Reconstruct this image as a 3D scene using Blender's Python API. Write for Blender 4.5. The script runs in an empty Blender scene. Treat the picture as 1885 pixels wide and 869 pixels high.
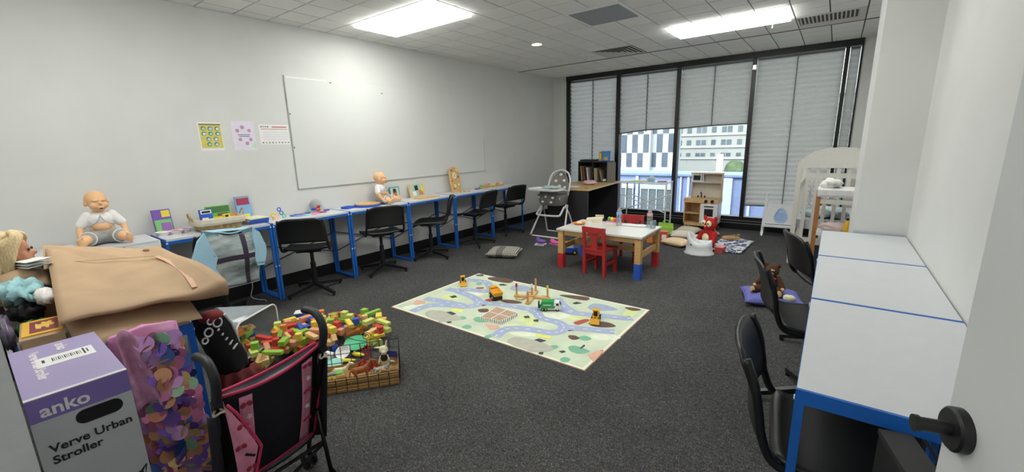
import bpy, bmesh, math, random
from mathutils import Vector, Matrix, Euler
scene = bpy.context.scene
C = scene.collection
R = random.Random(11)
PI = math.pi
# ------------------------------------------------------------------ camera
CAM = Vector((4.4196, 0.0, 1.3783))
def cam_axes(yaw=0.6512, pitch=-0.2142, roll=-0.0262):
    cy, sy, cp, sp = math.cos(yaw), math.sin(yaw), math.cos(pitch), math.sin(pitch)
    f = Vector((-sy*cp, cy*cp, sp)); r = Vector((cy, sy, 0)); u = r.cross(f)
    cr, sr = math.cos(roll), math.sin(roll)
    return cr*r+sr*u, -sr*r+cr*u, f
AR, AU, AF = cam_axes()
cd = bpy.data.cameras.new('camera'); cam = bpy.data.objects.new('camera', cd); C.objects.link(cam)
cd.sensor_fit = 'HORIZONTAL'; cd.sensor_width = 36.0; cd.lens = 36.0*774.07/1885; cd.clip_start = 0.02; cd.clip_end = 400
cam.matrix_world = Matrix(((AR.x, AU.x, -AF.x, CAM.x), (AR.y, AU.y, -AF.y, CAM.y), (AR.z, AU.z, -AF.z, CAM.z), (0, 0, 0, 1)))
scene.camera = cam
# ------------------------------------------------------------------ world, sun, exposure
w = bpy.data.worlds.new('sky'); scene.world = w; w.use_nodes = True
nt = w.node_tree; bg = nt.nodes['Background']
sky = nt.nodes.new('ShaderNodeTexSky'); sky.sky_type = 'NISHITA'; sky.sun_disc = False
sky.sun_elevation = math.radians(48); sky.sun_rotation = math.radians(200); sky.dust_density = 3.0; sky.ozone_density = 1.0
hs = nt.nodes.new('ShaderNodeHueSaturation'); hs.inputs['Saturation'].default_value = .12; nt.links.new(sky.outputs[0], hs.inputs['Color']); nt.links.new(hs.outputs[0], bg.inputs[0]); bg.inputs[1].default_value = .55
sl = bpy.data.lights.new('sun', 'SUN'); sl.energy = .8; sl.angle = 0.02; sl.color = (1, .96, .9)
so = bpy.data.objects.new('sun', sl); C.objects.link(so); so.location = (0, -10, 30)
so.rotation_euler = Vector((0.30, 0.62, -0.72)).to_track_quat('-Z', 'Y').to_euler()
vs = scene.view_settings; vs.view_transform = 'Standard'; vs.look = 'None'; vs.gamma = 1.0; vs.use_curve_mapping = False
vs.exposure = 0.3
LAMP = 11.6          # radiance of the troffer diffusers
# ------------------------------------------------------------------ helpers: materials
def lin(h):
    h = h.lstrip('#'); v = [int(h[i:i+2], 16)/255 for i in (0, 2, 4)]
    return [(x/12.92 if x <= .04045 else ((x+.055)/1.055)**2.4) for x in v]
_M = {}
def mat(name, col='#808080', rough=.55, metal=0, noise=.06, scale=30, bump=0, emit=0, alpha=1, trans=0, k=1.35, spec=.5, coat=0, rand=0, translucent=0, stretch=None):
    """procedural Principled material; col is an sRGB tone, k lifts it to an albedo"""
    if name in _M: return _M[name]
    m = bpy.data.materials.new(name); m.use_nodes = True
    n, l = m.node_tree.nodes, m.node_tree.links; b = n['Principled BSDF']
    c = [min(.86, x*k) for x in lin(col)]
    b.inputs['Roughness'].default_value = rough; b.inputs['Metallic'].default_value = metal
    b.inputs['Specular IOR Level'].default_value = spec
    if coat: b.inputs['Coat Weight'].default_value = coat
    tc = n.new('ShaderNodeTexCoord'); src = tc.outputs['Object']
    if stretch:
        mp = n.new('ShaderNodeMapping'); mp.inputs['Scale'].default_value = stretch; l.new(src, mp.inputs[0]); src = mp.outputs[0]
    nz = n.new('ShaderNodeTexNoise'); nz.inputs['Scale'].default_value = scale; nz.inputs['Detail'].default_value = 4; l.new(src, nz.inputs['Vector'])
    rp = n.new('ShaderNodeValToRGB'); e = rp.color_ramp.elements
    e[0].position, e[1].position = .3, .7
    e[0].color = [x*(1-noise) for x in c]+[1]; e[1].color = [min(.9, x*(1+noise)) for x in c]+[1]
    l.new(nz.outputs['Fac'], rp.inputs[0]); out = rp.outputs[0]
    if rand:
        oi = n.new('ShaderNodeObjectInfo'); mr = n.new('ShaderNodeMapRange'); mr.inputs[3].default_value = 1-rand; mr.inputs[4].default_value = 1+rand
        l.new(oi.outputs['Random'], mr.inputs[0])
        hs = n.new('ShaderNodeHueSaturation'); l.new(out, hs.inputs['Color']); l.new(mr.outputs[0], hs.inputs['Value']); out = hs.outputs[0]
    l.new(out, b.inputs['Base Color'])
    if bump:
        bp = n.new('ShaderNodeBump'); bp.inputs['Strength'].default_value = bump; bp.inputs['Distance'].default_value = .004
        l.new(nz.outputs['Fac'], bp.inputs['Height']); l.new(bp.outputs[0], b.inputs['Normal'])
    if emit:
        b.inputs['Emission Color'].default_value = lin(col)+[1]; b.inputs['Emission Strength'].default_value = emit
    if alpha < 1: b.inputs['Alpha'].default_value = alpha
    if trans: b.inputs['Transmission Weight'].default_value = trans
    if translucent:
        tr = n.new('ShaderNodeBsdfTranslucent'); l.new(out, tr.inputs[0]); mx = n.new('ShaderNodeMixShader'); mx.inputs[0].default_value = translucent
        l.new(b.outputs[0], mx.inputs[1]); l.new(tr.outputs[0], mx.inputs[2]); l.new(mx.outputs[0], n['Material Output'].inputs[0])
    _M[name] = m; return m
def clear(name, tint='#ffffff', refl=.08, rough=.02, haze=0, hazecol='#c8ccd0'):
    """thin clear sheet: transparent with a fresnel-like gloss, plus an optional milky share"""
    if name in _M: return _M[name]
    m = bpy.data.materials.new(name); m.use_nodes = True
    n, l = m.node_tree.nodes, m.node_tree.links
    n.remove(n['Principled BSDF'])
    t = n.new('ShaderNodeBsdfTransparent'); t.inputs[0].default_value = lin(tint)+[1]
    g = n.new('ShaderNodeBsdfGlossy'); g.inputs['Roughness'].default_value = rough
    fr = n.new('ShaderNodeLayerWeight'); fr.inputs[0].default_value = .25
    mm = n.new('ShaderNodeMath'); mm.operation = 'MULTIPLY_ADD'; mm.inputs[1].default_value = .5; mm.inputs[2].default_value = refl
    l.new(fr.outputs['Fresnel'], mm.inputs[0])
    mx = n.new('ShaderNodeMixShader'); l.new(mm.outputs[0], mx.inputs[0]); l.new(t.outputs[0], mx.inputs[1]); l.new(g.outputs[0], mx.inputs[2]); last = mx
    if haze:
        d = n.new('ShaderNodeBsdfDiffuse'); d.inputs[0].default_value = lin(hazecol)+[1]
        nz = n.new('ShaderNodeTexNoise'); nz.inputs['Scale'].default_value = 6
        mr = n.new('ShaderNodeMapRange'); mr.inputs[3].default_value = haze*.8; mr.inputs[4].default_value = haze*1.2; l.new(nz.outputs['Fac'], mr.inputs[0])
        m2 = n.new('ShaderNodeMixShader'); l.new(mr.outputs[0], m2.inputs[0]); l.new(mx.outputs[0], m2.inputs[1]); l.new(d.outputs[0], m2.inputs[2]); last = m2
    l.new(last.outputs[0], n['Material Output'].inputs[0]); _M[name] = m; return m
# ------------------------------------------------------------------ helpers: geometry
class G:
    def __init__(s): s.bm = bmesh.new(); s.M = Matrix(); s.mi = 0
    def at(s, loc=(0, 0, 0), rot=(0, 0, 0)):
        s.M = Matrix.Translation(loc) @ Euler(rot).to_matrix().to_4x4(); return s
    def _v(s, p): return s.bm.verts.new(s.M @ Vector(p))
    def _f(s, vs):
        try: f = s.bm.faces.new(vs); f.material_index = s.mi; return f
        except ValueError: return None
    def box(s, x0, y0, z0, x1, y1, z1):
        v = [s._v(p) for p in ((x0,y0,z0),(x1,y0,z0),(x1,y1,z0),(x0,y1,z0),(x0,y0,z1),(x1,y0,z1),(x1,y1,z1),(x0,y1,z1))]
        for q in ((3,2,1,0),(4,5,6,7),(0,1,5,4),(1,2,6,5),(2,3,7,6),(3,0,4,7)): s._f([v[i] for i in q])
        return s
    def cb(s, c, d, rot=None):
        M0 = s.M
        s.M = M0 @ Matrix.Translation(c) @ (Euler(rot).to_matrix().to_4x4() if rot else Matrix())
        s.box(-d[0]/2, -d[1]/2, -d[2]/2, d[0]/2, d[1]/2, d[2]/2); s.M = M0; return s
    def bar(s, p0, p1, wd, ht=None):
        p0, p1 = Vector(p0), Vector(p1); d = p1-p0; ht = ht or wd
        q = d.to_track_quat('X', 'Z') if abs(d.normalized().z) < .99 else d.to_track_quat('X', 'Y')
        M0 = s.M; s.M = M0 @ Matrix.Translation((p0+p1)/2) @ q.to_matrix().to_4x4()
        L = d.length/2; s.box(-L, -wd/2, -ht/2, L, wd/2, ht/2); s.M = M0; return s
    def rings(s, rings, cap=True, closed=False):
        vv = [[s._v(p) for p in r] for r in rings]; n = len(vv[0]); m = len(vv)
        for i in range(m if closed else m-1):
            a, b = vv[i], vv[(i+1) % m]
            for j in range(n): s._f([a[j], a[(j+1) % n], b[(j+1) % n], b[j]])
        if cap and not closed: s._f(vv[0][::-1]); s._f(vv[-1])
        return s
    def cyl(s, p0, p1, r0, r1=None, n=12):
        p0, p1 = Vector(p0), Vector(p1); r1 = r0 if r1 is None else r1
        q = (p1-p0).to_track_quat('Z', 'Y'); X, Y = q @ Vector((1,0,0)), q @ Vector((0,1,0))
        f = lambda p, r: [p+X*r*math.cos(2*PI*k/n)+Y*r*math.sin(2*PI*k/n) for k in range(n)]
        return s.rings([f(p0, r0), f(p1, r1)])
    def tube(s, pts, r, n=8, closed=False, flat=1.0):
        P = [Vector(p) for p in pts]; m = len(P); rs = r if isinstance(r, (list, tuple)) else [r]*m
        T = []
        for i in range(m):
            a = P[(i-1) % m] if (closed or i) else P[i]; b = P[(i+1) % m] if (closed or i < m-1) else P[i]
            T.append((b-a).normalized())
        up = Vector((0,0,1)) if abs(T[0].z) < .9 else Vector((1,0,0))
        N = (up-T[0]*up.dot(T[0])).normalized(); rr = []
        for i in range(m):
            if i:
                N = N-T[i]*N.dot(T[i]); N = N.normalized() if N.length > 1e-6 else Vector((1,0,0))
            Bv = T[i].cross(N)
            rr.append([P[i]+N*rs[i]*flat*math.cos(2*PI*k/n)+Bv*rs[i]*math.sin(2*PI*k/n) for k in range(n)])
        return s.rings(rr, closed=closed)
    def ell(s, c, r, rot=None, n=14, m=9):
        if not isinstance(r, (list, tuple)): r = (r, r, r)
        M0 = s.M; s.M = M0 @ Matrix.Translation(c) @ (Euler(rot).to_matrix().to_4x4() if rot else Matrix())
        rr = []
        for i in range(1, m):
            t = PI*i/m; rr.append([(r[0]*math.sin(t)*math.cos(2*PI*k/n), r[1]*math.sin(t)*math.sin(2*PI*k/n), -r[2]*math.cos(t)) for k in range(n)])
        vv = [[s._v(p) for p in q] for q in rr]; b, t = s._v((0,0,-r[2])), s._v((0,0,r[2]))
        for i in range(len(vv)-1):
            for j in range(n): s._f([vv[i][j], vv[i][(j+1)%n], vv[i+1][(j+1)%n], vv[i+1][j]])
        for j in range(n): s._f([b, vv[0][(j+1)%n], vv[0][j]]); s._f([t, vv[-1][j], vv[-1][(j+1)%n]])
        s.M = M0; return s
    def cap(s, p0, p1, r0, r1, n=12):          # tapered capsule
        p0, p1 = Vector(p0), Vector(p1); s.ell(p0, r0, n=n, m=8); s.ell(p1, r1, n=n, m=8); return s.cyl(p0, p1, r0, r1, n)
    def lathe(s, prof, c=(0,0,0), n=24, cap=True):
        return s.rings([[(c[0]+r*math.cos(2*PI*k/n), c[1]+r*math.sin(2*PI*k/n), c[2]+z) for k in range(n)] for r, z in prof], cap=cap)
    def prism(s, pts, d0, d1, plane='xy'):
        f = {'xy': lambda a, b, d: (a, b, d), 'xz': lambda a, b, d: (a, d, b), 'yz': lambda a, b, d: (d, a, b)}[plane]
        return s.rings([[f(a, b, d0) for a, b in pts], [f(a, b, d1) for a, b in pts]])
    def poly(s, pts): s._f([s._v(p) for p in pts]); return s
    def grid(s, fn, nu, nv):
        vv = [[s._v(fn(i/nu, j/nv)) for j in range(nv+1)] for i in range(nu+1)]
        for i in range(nu):
            for j in range(nv): s._f([vv[i][j], vv[i+1][j], vv[i+1][j+1], vv[i][j+1]])
        return s
def part(name, g, m, parent=None, bevel=0, smooth=False, solid=0, sub=0, seg=2, voxel=0, kind=None, label=None, normals=True):
    bm = g.bm
    if bevel: bmesh.ops.bevel(bm, geom=[e for e in bm.edges if len(e.link_faces) == 2 and e.calc_face_angle(0) > .6], offset=bevel, segments=seg, affect='EDGES', clamp_overlap=True)
    if normals: bmesh.ops.recalc_face_normals(bm, faces=bm.faces)
    me = bpy.data.meshes.new(name); bm.to_mesh(me); bm.free()
    for mm in (m if isinstance(m, (list, tuple)) else [m]): me.materials.append(mm)
    o = bpy.data.objects.new(name, me); C.objects.link(o)
    if parent: o.parent = parent
    if smooth:
        for p in me.polygons: p.use_smooth = True
        if smooth != 'all' and not voxel:
            try: me.set_sharp_from_angle(angle=.7)
            except Exception: pass
    if voxel:
        rm = o.modifiers.new('remesh', 'REMESH'); rm.mode = 'VOXEL'; rm.voxel_size = voxel; rm.use_smooth_shade = True
        sm = o.modifiers.new('smooth', 'SMOOTH'); sm.iterations = 4; sm.factor = .5
    if solid: md = o.modifiers.new('solidify', 'SOLIDIFY'); md.thickness = solid; md.offset = 0
    if sub: md = o.modifiers.new('subdivision', 'SUBSURF'); md.levels = md.render_levels = sub
    if kind: o['kind'] = kind
    if label: o['label'] = label
    return o
def tag(o, label, cat, group=None):
    o['label'] = label; o['category'] = cat
    if group: o['group'] = group
    return o
def thing(name, label, cat, loc=(0,0,0), rz=0, group=None):
    o = bpy.data.objects.new(name, None); C.objects.link(o); o.empty_display_size = .05
    o.location = loc; o.rotation_euler = (0, 0, rz); return tag(o, label, cat, group)
def one(name, g, m, label, cat, loc=(0,0,0), rot=(0,0,0), group=None, **k):
    o = part(name, g, m, **k); o.location = loc; o.rotation_euler = rot if isinstance(rot, tuple) else (0, 0, rot)
    return tag(o, label, cat, group)
def copy_tree(o, parent=None):
    c = o.copy(); C.objects.link(c); c.parent = parent
    for ch in list(o.children): copy_tree(ch, c)
    return c
def struct(name, g=None, m=None, parent=None, **k):
    if g is None: o = bpy.data.objects.new(name, None); C.objects.link(o)
    else: o = part(name, g, m, parent, **k)
    if not parent: o['kind'] = 'structure'
    return o
def text_mesh(body, size, extr=.0004, bold=0.0, font_space=1.0):
    cu = bpy.data.curves.new('lettering', 'FONT'); cu.body = body; cu.size = size; cu.extrude = extr; cu.offset = bold; cu.space_character = font_space
    cu.resolution_u = 3
    o = bpy.data.objects.new('lettering_source', cu); C.objects.link(o); bpy.context.view_layer.update()
    me = bpy.data.meshes.new_from_object(o.evaluated_get(bpy.context.evaluated_depsgraph_get()))
    bpy.data.objects.remove(o); return me
def text_part(name, body, size, m, parent, M, bold=0.0, space=1.0):
    me = text_mesh(body, size, bold=bold, font_space=space); me.materials.clear(); me.materials.append(m)
    o = bpy.data.objects.new(name, me); C.objects.link(o); o.parent = parent; o.matrix_local = M; return o
def frameM(o, x, y):
    x, y = Vector(x).normalized(), Vector(y).normalized(); z = x.cross(y)
    return Matrix(((x.x,y.x,z.x,o[0]),(x.y,y.y,z.y,o[1]),(x.z,y.z,z.z,o[2]),(0,0,0,1)))
def rrect(cx, cy, wd, ht, r, n=4):
    pts = []
    for k, (sx, sy) in enumerate(((1,1),(-1,1),(-1,-1),(1,-1))):
        for i in range(n+1):
            a = PI/2*k+PI/2*i/n; pts.append((cx+sx*(wd/2-r)+r*math.cos(a), cy+sy*(ht/2-r)+r*math.sin(a)))
    return pts
def catmull(P, n=6, closed=False):
    P = [Vector(p) for p in P]; m = len(P); out = []
    for i in range(m if closed else m-1):
        p0 = P[(i-1) % m] if (closed or i) else P[0]; p1 = P[i]; p2 = P[(i+1) % m]; p3 = P[(i+2) % m] if (closed or i < m-2) else P[-1]
        for k in range(n):
            t = k/n; out.append(.5*((2*p1)+(p2-p0)*t+(2*p0-5*p1+4*p2-p3)*t*t+(3*p1-p0-3*p2+p3)*t**3))
    if not closed: out.append(P[-1])
    return out
# ------------------------------------------------------------------ the room
XR, YD, H = 4.85, 7.234, 2.576
m_wall = mat('wall paint', '#c9cac8', .6, noise=.025, scale=3, k=1.2)
m_black = mat('black anodised frame', '#101114', .35, noise=.1, scale=8, k=1)
m_skirt = mat('black skirting', '#0d0d0e', .5, noise=.1, scale=8, k=1)
m_plastic = mat('black moulded plastic', '#131416', .42, noise=.12, scale=60, bump=.15, k=1)
m_blue = mat('blue powder coat', '#1c5fb4', .35, noise=.06, scale=12, k=1.15)
m_whitetop = mat('white laminate', '#d0d3d8', .35, noise=.015, scale=20, k=1.04)
m_white = mat('white plastic', '#d6d8da', .35, noise=.02, scale=20, k=1.2)
m_dark = mat('dark steel', '#17181b', .4, noise=.1, scale=20, k=1)
m_wood = mat('light wood', '#c49a63', .5, noise=.14, scale=14, k=1.2, stretch=(1, 1, 9))
m_woodx = mat('light wood grain', '#c9a26c', .5, noise=.14, scale=14, k=1.2, stretch=(9, 9, 1))
def carpet():
    m = bpy.data.materials.new('charcoal carpet'); m.use_nodes = True; n, l = m.node_tree.nodes, m.node_tree.links; b = n['Principled BSDF']
    b.inputs['Roughness'].default_value = .95; b.inputs['Specular IOR Level'].default_value = .15
    tc = n.new('ShaderNodeTexCoord')
    a = n.new('ShaderNodeTexNoise'); a.inputs['Scale'].default_value = 115; a.inputs['Detail'].default_value = 3; a.inputs['Distortion'].default_value = 2.0
    v = n.new('ShaderNodeTexVoronoi'); v.inputs['Scale'].default_value = 300
    c = n.new('ShaderNodeTexNoise'); c.inputs['Scale'].default_value = 1.6; c.inputs['Detail'].default_value = 3
    for q in (a, v, c): l.new(tc.outputs['Object'], q.inputs['Vector'])
    r = n.new('ShaderNodeValToRGB'); e = r.color_ramp.elements
    e[0].position, e[0].color = .40, (.037,.037,.037,1); e[1].position, e[1].color = .72, (.23,.229,.228,1)
    e2 = e.new(.55); e2.color = (.088,.088,.088,1)
    l.new(a.outputs['Fac'], r.inputs[0])
    r2 = n.new('ShaderNodeMapRange'); r2.inputs[1].default_value = .3; r2.inputs[2].default_value = .7; r2.inputs[3].default_value = .85; r2.inputs[4].default_value = 1.15
    l.new(c.outputs['Fac'], r2.inputs[0])
    mx = n.new('ShaderNodeMix'); mx.data_type = 'RGBA'; mx.blend_type = 'MULTIPLY'; mx.inputs[0].default_value = 1
    l.new(r.outputs[0], mx.inputs[6]); l.new(r2.outputs[0], mx.inputs[7]); l.new(mx.outputs[2], b.inputs['Base Color'])
    bp = n.new('ShaderNodeBump'); bp.inputs['Strength'].default_value = .6; bp.inputs['Distance'].default_value = .004
    l.new(v.outputs['Distance'], bp.inputs['Height']); l.new(bp.outputs[0], b.inputs['Normal']); return m
struct('floor', G().box(-.1, -1.8, -.06, 6.2, 7.4, 0), carpet())
struct('wall_left', G().box(-.12, -.1, 0, 0, 7.4, H+.15), m_wall)
struct('wall_right', G().box(XR, -1.8, 0, XR+.12, 7.4, H+.15), m_wall)
g = G().box(0, -.14, 0, 3.30, -.012, H+.15).box(3.30, -.14, 2.12, XR, -.012, H+.15)
struct('wall_back', g, m_wall)
g = G().box(-.1, -1.9, 0, 6.2, -1.78, H+.15).box(1.9, -1.8, 0, 2.0, -.1, H+.15)
struct('wall_corridor', g, m_wall)
g = G().box(3.28, -.16, 0, 3.345, .0, 2.12).box(3.28, -.16, 2.12, XR, .0, 2.18)
struct('trim_1', g, mat('door frame grey', '#a9abac', .5, k=1.2), bevel=.003)
g = G().box(0, YD, 0, .285, YD+.14, H+.15).box(4.565, YD, 0, XR, YD+.14, H+.15)
struct('wall_window', g, m_wall)
struct('column', G().box(4.575, 3.66, 0, XR, 4.35, H+.15), m_wall, bevel=.012)
struct('sun_block_slab', G().box(-.5, -2.1, H+.12, 6.3, 7.42, H+.4), mat('sun block grey', '#8a8a88', .9))  # unseen slab added above the ceiling to keep the sun out
struct('baseboard_left', G().box(0, 0, 0, .014, YD, .122), m_skirt)
struct('baseboard_right', G().box(XR-.014, 0, 0, XR, 3.66, .122), m_skirt)
struct('baseboard_back', G().box(0.02, -.012, 0, 3.27, .0, .122), m_skirt)
struct('baseboard_column', G().box(4.575, 3.648, 0, XR-.015, 3.66, .122), m_skirt)
g = G().box(.0, YD-.012, 0, .285, YD, .122).box(4.565, YD-.012, 0, XR, YD, .122)
struct('baseboard_window', g, m_skirt)
# glazed window wall: one frame with its mullions, rails and panes
win = struct('window_1')
MX = [(.285, .36), (1.274, 1.345), (2.288, 2.351), (3.337, 3.395), (4.388, 4.433), (4.545, 4.565)]
for a, b in MX: part('mullion', G().box(a, YD-.015, .19, b, YD+.10, 2.50), m_black, win, bevel=.004)
part('head_rail', G().box(.285, YD-.03, 2.495, 4.565, YD+.10, H), m_black, win, bevel=.004)
part('sill_rail', G().box(.285, YD-.02, .165, 4.565, YD+.10, .20), m_black, win, bevel=.004)
part('upstand', G().box(.285, YD-.012, 0, 4.565, YD+.10, .165), m_black, win)
for z in (.095, .135): part('channel_strip', G().box(.30, YD-.022, z, 4.55, YD-.0125, z+.007), mat('grey aluminium', '#8d8f92', .35, .6), win)
m_glass = clear('window glass', '#eef4f4', .03)
for (a, b), (c_, d_) in zip(MX[:-1], MX[1:]):
    part('glass_pane', G().box(b, YD+.070, .20, c_, YD+.076, 2.495), m_glass, win)
part('latch_plate', G().box(3.345, YD-.018, 2.34, 3.388, YD-.015, 2.40), mat('bright steel', '#d0d4d6', .25, .8), win)
# pleated blinds: two in each bay
m_blind = mat('pleated blind fabric', '#c6c4bf', .8, noise=.03, scale=40, k=1.12, translucent=.42)
m_rail = mat('blind rail grey', '#5d5f61', .5)
def blind(x0, x1, zl, zr, label, group=None, edge=False):
    t = thing('pleated_blind', label, 'blind', ((x0+x1)/2, YD+.03, (zl+zr)/2), 0, group)
    wd = (x1-x0)/2; top = 2.49-(zl+zr)/2; n = int((2.49-zl)/.070)
    def f(u, v):
        k = v*n*2; s = zl+(zr-zl)*u-(zl+zr)/2; q = abs((k % 2)-1)
        return (-wd+2*wd*u, -.016+.032*q, s+.012+(top-s-.03)*v)
    part('pleated_fabric', G().grid(f, 2, n*2), m_blind, t, normals=False)
    a, b = zl-(zl+zr)/2, zr-(zl+zr)/2
    part('bottom_rail', G().rings([[(-wd,-.014,a-.008),(-wd,.014,a-.008),(-wd,.014,a+.014),(-wd,-.014,a+.014)],[(wd,-.014,b-.008),(wd,.014,b-.008),(wd,.014,b+.014),(wd,-.014,b+.014)]]), m_rail, t, bevel=.002)
    if edge: part('gap_strip', G().box(wd-.008, -.016, 0, wd+.004, .016, top), m_rail, t)  # dark strip added to draw the dark gap between blind halves
    part('head_box', G().box(-wd, -.016, top-.03, wd, .016, top), m_rail, t)
    return t
bays = [(.365, .815, .82, 1.27, .215, .215, .215, .215, 'far left bay beside the corner wall'),
        (1.35, 1.811, 1.816, 2.283, 1.515, 1.56, 1.56, 1.57, 'bay above the white wire table'),
        (2.356, 2.840, 2.845, 3.332, 1.56, 1.585, 1.585, 1.59, 'bay above the toy kitchen'),
        (3.40, 3.880, 3.885, 4.383, .375, .385, .385, .39, 'wide bay behind the toilet ladder')]
for a, b, c_, d_, z0, z1, z2, z3, nm in bays:
    st = 'lowered' if z0 < 1 else 'half raised'
    blind(a, b, z0, z1, f'{st} grey blind in {nm}, nearer whiteboard wall half', 'pleated window blinds', True)
    blind(c_, d_, z2, z3, f'{st} grey blind in {nm}, nearer column half', 'pleated window blinds')
blind(4.437, 4.541, .3, .3, 'very narrow lowered grey blind in the slim pane beside the cot', 'pleated window blinds')
# ------------------------------------------------------------------ ceiling
struct_c = struct('ceiling', G().box(-.1, -1.8, H+.012, 6.2, 7.4, H+.1), mat('ceiling grid', '#5d574f', .8, k=1.0))
PX, PY, X0, Y0 = .2905, .2895, .456, 2.645
m_tile = mat('ceiling tile', '#d6d1c8', .85, noise=.03, scale=90, k=1.45, rand=.03)
tile_me = G().box(-.5, -.5, 0, .5, .5, 1)
bmesh.ops.recalc_face_normals(tile_me.bm, faces=tile_me.bm.faces)
tm = bpy.data.meshes.new('ceiling_tile'); tile_me.bm.to_mesh(tm); tm.materials.append(m_tile)
def cellx(i): return X0+PX*i
def celly(j): return Y0+PY*j
FIX = [(0,4,0,2), (8,12,8,10), (6,8,4,6), (4,6,10,12), (12,14,10,12), (8,12,0,2), (2,6,-8,-6)]
cells = []
for i in range(-2, 16):
    for j in range(-15, 17):
        x0, x1 = max(0, cellx(i)), min(XR, cellx(i+1)); y0, y1 = max(-1.78, celly(j)), min(YD-.0, celly(j+1))
        if x1-x0 < .03 or y1-y0 < .03 or any(a <= i < b and c_ <= j < d_ for a, b, c_, d_ in FIX): continue
        p = Vector(((x0+x1)/2, (y0+y1)/2, H))-CAM; dz = p.dot(AF)
        vis = dz > .2 and abs(p.dot(AR)/dz*774.07) < 990 and abs(p.dot(AU)/dz*774.07) < 470
        cells.append((0 if vis else 1, p.length, x0, x1, y0, y1))
cells.sort(); rest = G()
for k, (v, _, x0, x1, y0, y1) in enumerate(cells):
    if v == 0 and k < 300:
        o = bpy.data.objects.new('ceiling_tile', tm); C.objects.link(o); o.parent = struct_c
        o.location = ((x0+x1)/2, (y0+y1)/2, H); o.scale = (x1-x0-.012, y1-y0-.012, .0115)
    else: rest.box(x0+.0035, y0+.0035, H, x1-.0035, y1-.0035, H+.0115)
part('ceiling_tile_field', rest, m_tile, struct_c, kind='stuff')
struct('trim_2', G().box(0, celly(12)-.011, H-.006, XR, celly(12)+.011, H-.0005), mat('ceiling shadow bar', '#6b655d', .7, k=1))  # dark bar put in for the shadow gap between tile rows
# troffers
m_diff = mat('lit troffer diffuser', '#fdfdf6', .4, emit=LAMP, noise=.0)
m_fr = mat('white enamel', '#d5d5d2', .4, noise=.02)
def troffer(i, j, label, off=False):
    x0, x1, y0, y1 = cellx(i), cellx(i+4), celly(j), celly(j+2)
    t = thing('ceiling_light', label, 'light', ((x0+x1)/2, (y0+y1)/2, H), 0, 'recessed ceiling troffers')
    a, b = (x1-x0)/2-.004, (y1-y0)/2-.004
    g = G()
    for q in ((-a,-b,a,-b+.022),(-a,b-.035,a,b),(-a,-b+.022,-a+.03,b-.035),(a-.03,-b+.022,a,b-.035)): g.box(q[0], q[1], -.004, q[2], q[3], .011)
    part('frame', g, m_fr, t, bevel=.002)
    part('diffuser', G().box(-a+.03, -b+.022, -.030, a-.03, b-.035, .008), m_diff, t)
    return t
troffer(0, 0, 'lit recessed ceiling light panel near the whiteboard wall')
troffer(8, 8, 'lit recessed ceiling light panel nearer the windows')
troffer(8, 0, 'lit recessed ceiling light panel over the play mat')
troffer(2, -8, 'added unseen ceiling light panel over the doorway end')  # panel added out of view to brighten the left side
cl = thing('ceiling_light', 'added unseen light panel in the corridor ceiling', 'light', (3.9, -1.0, H-.03)); part('diffuser', G().box(-.5, -.25, -.02, .5, .25, .0), m_diff, cl); part('frame', G().box(-.53, -.28, 0, .53, .28, .03), m_fr, cl)  # unseen lamp added to light the corridor behind the camera
# grey access panel, vents, sprinklers, downlight
x0, x1, y0, y1 = cellx(6), cellx(8), celly(4), celly(6)
t = thing('access_panel', 'flat grey square panel set in the ceiling tiles', 'ceiling panel', ((x0+x1)/2, (y0+y1)/2, H))
part('rim', G().box(-.286, -.285, -.001, .286, .285, .011), m_fr, t); part('panel', G().box(-.25, -.245, -.006, .25, .245, -.0012), mat('grey panel', '#82878a', .6), t)
m_vent = mat('vent enamel', '#b4b2ac', .45, noise=.03); m_vd = mat('vent dark', '#3e3d3b', .7, k=1)
x0, x1, y0, y1 = cellx(4), cellx(6), celly(10), celly(12)
t = thing('ceiling_vent', 'square ceiling air diffuser with nested louvres', 'vent', ((x0+x1)/2, (y0+y1)/2, H))
part('backing', G().box(-.285, -.285, .006, .285, .285, .0115), m_vd, t)
for k in range(5):
    a = .283-.055*k; b = a-.034
    part('louvre', G().rings([[(-a,-a,-.002),(a,-a,-.002),(a,a,-.002),(-a,a,-.002)], [(-b,-b,.005),(b,-b,.005),(b,b,.005),(-b,b,.005)]], cap=False), m_vent, t, solid=.002)
x0, x1, y0, y1 = cellx(12), cellx(14), celly(10), celly(12)
t = thing('ceiling_vent', 'slatted ceiling air grille next to the column', 'vent', ((x0+x1)/2, (y0+y1)/2, H))
part('backing', G().box(-.285, -.285, .006, .285, .285, .0115), m_vd, t)
g = G()
for q in ((-.285,-.285,.285,-.25),(-.285,.10,.285,.285),(-.285,-.25,-.27,.10),(.235,-.25,.285,.10)): g.box(q[0], q[1], -.003, q[2], q[3], .006)
part('frame', g, m_vent, t)
for k in range(15):
    x = -.262+.0345*k; part('slat', G().rings([[(x,-.25,-.002),(x+.012,-.25,.0055),(x+.014,-.25,.0055),(x+.002,-.25,-.002)],[(x,.10,-.002),(x+.012,.10,.0055),(x+.014,.10,.0055),(x+.002,.10,-.002)]]), m_vent, t)
for x, y, nm in ((1.434, 5.757, 'beside the louvred square vent'), (3.734, 5.62, 'beside the long light panel near the column')):
    t = thing('fire_sprinkler', 'small sprinkler head hanging from ceiling ' + nm, 'sprinkler', (x, y, H))
    part('rose', G().cyl((0,0,-.006), (0,0,0), .03, .03), m_fr, t); part('head', G().cyl((0,0,-.04), (0,0,-.006), .007, .010).cyl((0,0,-.045), (0,0,-.04), .018, .018), mat('chrome', '#9a9a98', .25, .9), t)
t = thing('downlight', 'round warm glowing downlight in the ceiling', 'light', (1.334, 4.655, H))
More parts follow.
